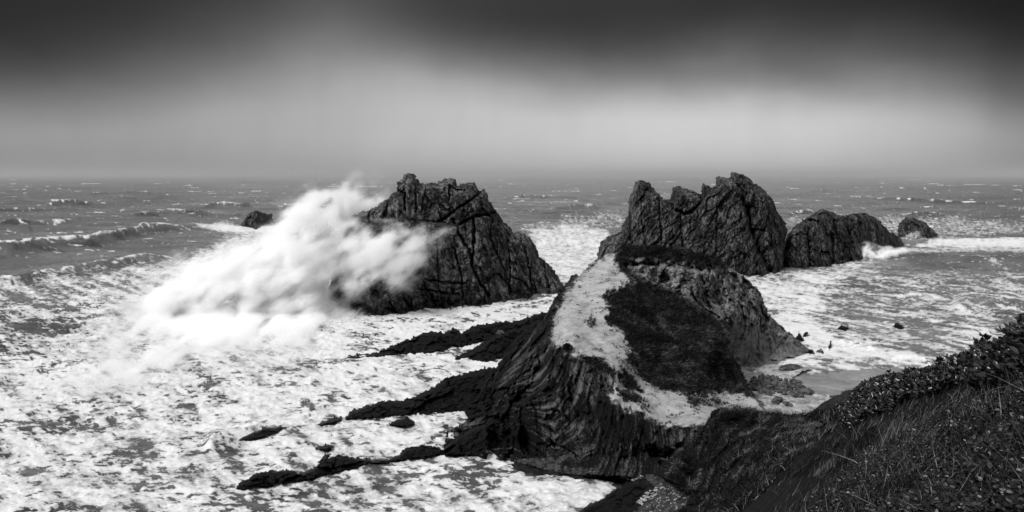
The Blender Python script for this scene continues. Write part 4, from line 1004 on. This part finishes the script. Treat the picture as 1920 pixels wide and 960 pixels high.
droplets('sea_spray', [(1715,443,16,5,0,.5),(1700,447,18,4,0,.9),(1745,447,24,3,0,.9)], lambda px, py: np.full(np.shape(px), 425.), 2.0, .2,
         'thin mist of spray around the small distant triangular rock', 1500, 194, nscale=(12, 9), vox=.8)
droplets('sea_spray', [(1690,675,40,8,-8,.7),(1750,684,40,7,-8,.6),(1600,652,40,10,0,.5),(1560,650,22,8,0,.5)], lambda px, py: seaY(py) - 1.5, .6, .06,
         'low white mist over the shore break in the right bay', 3000, 195, nscale=(14, 8), vox=.5)

# ------------------------------------------------------------------ salt haze low over the distant sea
def make_haze():
    t = NT('salt_haze'); v = t.n('ShaderNodeVolumeScatter'); v.inputs['Color'].default_value = (1, 1, 1, 1)
    ab = t.n('ShaderNodeVolumeAbsorption'); ab.inputs['Color'].default_value = (0, 0, 0, 1); ad = t.n('ShaderNodeAddShader')
    t.l(t.math('MULTIPLY', t.attr('density'), 3.2e-4 * .58), v.inputs['Density']); t.l(t.math('MULTIPLY', t.attr('density'), 3.2e-4 * .42), ab.inputs['Density'])
    t.l(v.outputs[0], ad.inputs[0]); t.l(ab.outputs[0], ad.inputs[1]); t.l(ad.outputs[0], t.out.inputs['Volume'])
    lo, hi, nn = np.array([-16000., 600., -3.]), np.array([16000., 22000., 260.]), np.array([9, 40, 24])
    g = np.stack(np.meshgrid(*[np.linspace(lo[i], hi[i], nn[i]) for i in range(3)], indexing='ij'), -1).reshape(-1, 3)
    dens = 1.0 * sstep(600, 2500, g[:, 1]) * np.exp(-np.clip(g[:, 2], 0, 999) / 55.) * sstep(260, 180, g[:, 2])
    me = bpy.data.meshes.new('sea_haze'); me.vertices.add(len(g)); me.vertices.foreach_set('co', np.ascontiguousarray(g, np.float32).ravel())
    at = me.attributes.new('density', 'FLOAT', 'POINT'); at.data.foreach_set('value', np.ascontiguousarray(dens, np.float32))
    o = bpy.data.objects.new('sea_haze', me); C.objects.link(o); tag(o, kind='stuff')
    ng = lattice_nodes(lo, hi, nn); o.modifiers.new('haze', 'NODES').node_group = ng
    [n for n in ng.nodes if n.bl_idname == 'GeometryNodeSetMaterial'][0].inputs['Material'].default_value = t.m
make_haze()

# ------------------------------------------------------------------ world, sun, camera
def make_world():
    w = bpy.data.worlds.new('World'); sc.world = w; w.use_nodes = True; nt = w.node_tree; nt.nodes.clear()
    N = nt.nodes.new; Lk = nt.links.new
    def mth(op, a, b=None, c=None):
        n = N('ShaderNodeMath'); n.operation = op
        for s, v in enumerate((a, b, c)):
            if v is None: continue
            if hasattr(v, 'is_linked'): Lk(v, n.inputs[s])
            else: n.inputs[s].default_value = v
        return n.outputs[0]
    def mapr(v, a, b, c, d):
        n = N('ShaderNodeMapRange'); n.interpolation_type = 'SMOOTHSTEP'; Lk(v, n.inputs[0])
        for s, q in zip((1, 2, 3, 4), (a, b, c, d)):
            if hasattr(q, 'is_linked'): Lk(q, n.inputs[s])
            else: n.inputs[s].default_value = q
        return n.outputs[0]
    def curve(v, pts):
        n = N('ShaderNodeFloatCurve'); c = n.mapping.curves[0]
        while len(c.points) > 2: c.points.remove(c.points[1])
        c.points[0].location = pts[0]; c.points[1].location = pts[-1]
        for p in pts[1:-1]: c.points.new(*p)
        n.mapping.update(); Lk(v, n.inputs['Value']); return n.outputs[0]
    tc = N('ShaderNodeTexCoord'); sx = N('ShaderNodeSeparateXYZ'); Lk(tc.outputs['Generated'], sx.inputs[0])
    x, y, z = sx.outputs
    az = mth('ARCTAN2', x, y)                                           # azimuth from straight ahead
    el = mth('ARCSINE', z)
    u = mth('ADD', mth('MULTIPLY', az, 1 / 1.4), .5)                    # 0..1 over +-0.7 rad
    nn = N('ShaderNodeTexNoise'); nn.inputs['Scale'].default_value = 3.2; nn.inputs['Detail'].default_value = 4; nn.inputs['Roughness'].default_value = .45
    mp = N('ShaderNodeMapping'); mp.inputs['Scale'].default_value = (1, 1, 2.2); Lk(tc.outputs['Generated'], mp.inputs[0]); Lk(mp.outputs[0], nn.inputs['Vector'])
    n2 = N('ShaderNodeTexNoise'); n2.inputs['Scale'].default_value = 9; n2.inputs['Detail'].default_value = 3; Lk(mp.outputs[0], n2.inputs['Vector'])
    nz = mth('ADD', mth('MULTIPLY', mth('SUBTRACT', nn.outputs['Fac'], .5), .06), mth('MULTIPLY', mth('SUBTRACT', n2.outputs['Fac'], .5), .008))
    def U(px): return math.atan2(px - 960, F) / 1.4 + .5
    # elevation (x5) of the lower edge of the dark cloud bank, over azimuth
    edge = [(0,.6),(U(0),.62),(U(150),.66),(U(300),.72),(U(450),.80),(U(600),.84),(U(720),.84),(U(850),.80),(U(1000),.76),(U(1150),.745),(U(1300),.74),(U(1450),.76),(U(1650),.76),(U(1780),.72),(U(1920),.62),(1,.55)]
    e = mth('MULTIPLY', curve(u, edge), .2)
    low = curve(u, [(0,.28),(U(0),.31),(U(200),.34),(U(500),.40),(U(800),.50),(U(1100),.57),(U(1400),.60),(U(1600),.55),(U(1800),.42),(U(1920),.33),(1,.3)])
    tt = mapr(mth('ADD', mth('SUBTRACT', el, e), nz), -.09, .062, 0., 1.)
    hz = mapr(el, .0, .05, .84, 1.0)                                    # greyer towards the horizon
    bright = mth('MULTIPLY', low, hz)
    dark = curve(u, [(0,.024),(U(0),.026),(U(300),.036),(U(470),.052),(U(600),.085),(U(690),.078),(U(790),.055),(U(950),.042),(U(1150),.038),(U(1500),.028),(U(1800),.016),(1,.016)])
    body = mth('MULTIPLY', bright, mth('POWER', mth('DIVIDE', dark, bright), tt))
    ms = N('ShaderNodeMapping'); ms.inputs['Rotation'].default_value = (0, .75, 0); ms.inputs['Scale'].default_value = (5, 3, 2.0); Lk(tc.outputs['Generated'], ms.inputs[0])
    n3 = N('ShaderNodeTexNoise'); n3.inputs['Scale'].default_value = 2.2; n3.inputs['Detail'].default_value = 7; n3.inputs['Roughness'].default_value = .6; n3.inputs['Distortion'].default_value = .4; Lk(ms.outputs[0], n3.inputs['Vector'])
    body = mth('MULTIPLY', body, mth('ADD', .88, mth('MULTIPLY', n3.outputs['Fac'], .24)))
    # the bank thins overhead: the light that reaches the ground comes from there
    up = mapr(el, .28, .75, 0., 1.)
    tot = N('ShaderNodeMix'); tot.data_type = 'FLOAT'; Lk(up, tot.inputs[0]); Lk(body, tot.inputs[2]); tot.inputs[3].default_value = ZENITH
    sky = N('ShaderNodeTexSky'); sky.sky_type = 'NISHITA'; sky.sun_disc = False
    sky.sun_elevation = math.asin(SUN_DIR[2]); sky.sun_rotation = math.atan2(SUN_DIR[0], SUN_DIR[1])
    bw = N('ShaderNodeRGBToBW'); Lk(sky.outputs[0], bw.inputs[0])
    col = mth('ADD', tot.outputs[0], mth('MULTIPLY', bw.outputs[0], .0002))
    bg = N('ShaderNodeBackground'); Lk(mth('MULTIPLY', col, 10.0), bg.inputs['Color']); bg.inputs['Strength'].default_value = .1
    o = N('ShaderNodeOutputWorld'); Lk(bg.outputs[0], o.inputs[0])
ZENITH = .8
make_world()
sl = bpy.data.lights.new('sun', 'SUN'); sl.energy = 3.6; sl.angle = math.radians(10)
so = bpy.data.objects.new('sun', sl); C.objects.link(so)
from mathutils import Vector
so.rotation_euler = Vector(SUN_DIR).to_track_quat('Z', 'Y').to_euler()

cam = bpy.data.cameras.new('camera'); cam.lens = 36 * F / 1920; cam.sensor_width = 36; cam.shift_y = -(480 - HOR) / 1920
cam.clip_start = .1; cam.clip_end = 200000
co = bpy.data.objects.new('camera', cam); co.location = (0, 0, H); co.rotation_euler = (math.pi / 2, 0, 0); C.objects.link(co)
sc.camera = co
sc.view_settings.view_transform = 'Standard'; sc.view_settings.look = 'None'; sc.view_settings.exposure = 0
sc.cycles.use_denoising = True
sc.cycles.diffuse_bounces = 6; sc.cycles.max_bounces = 10; sc.cycles.use_adaptive_sampling = True; sc.cycles.adaptive_threshold = .02; sc.cycles.volume_step_rate = 1.6; sc.cycles.volume_bounces = 10; sc.cycles.max_bounces = 20
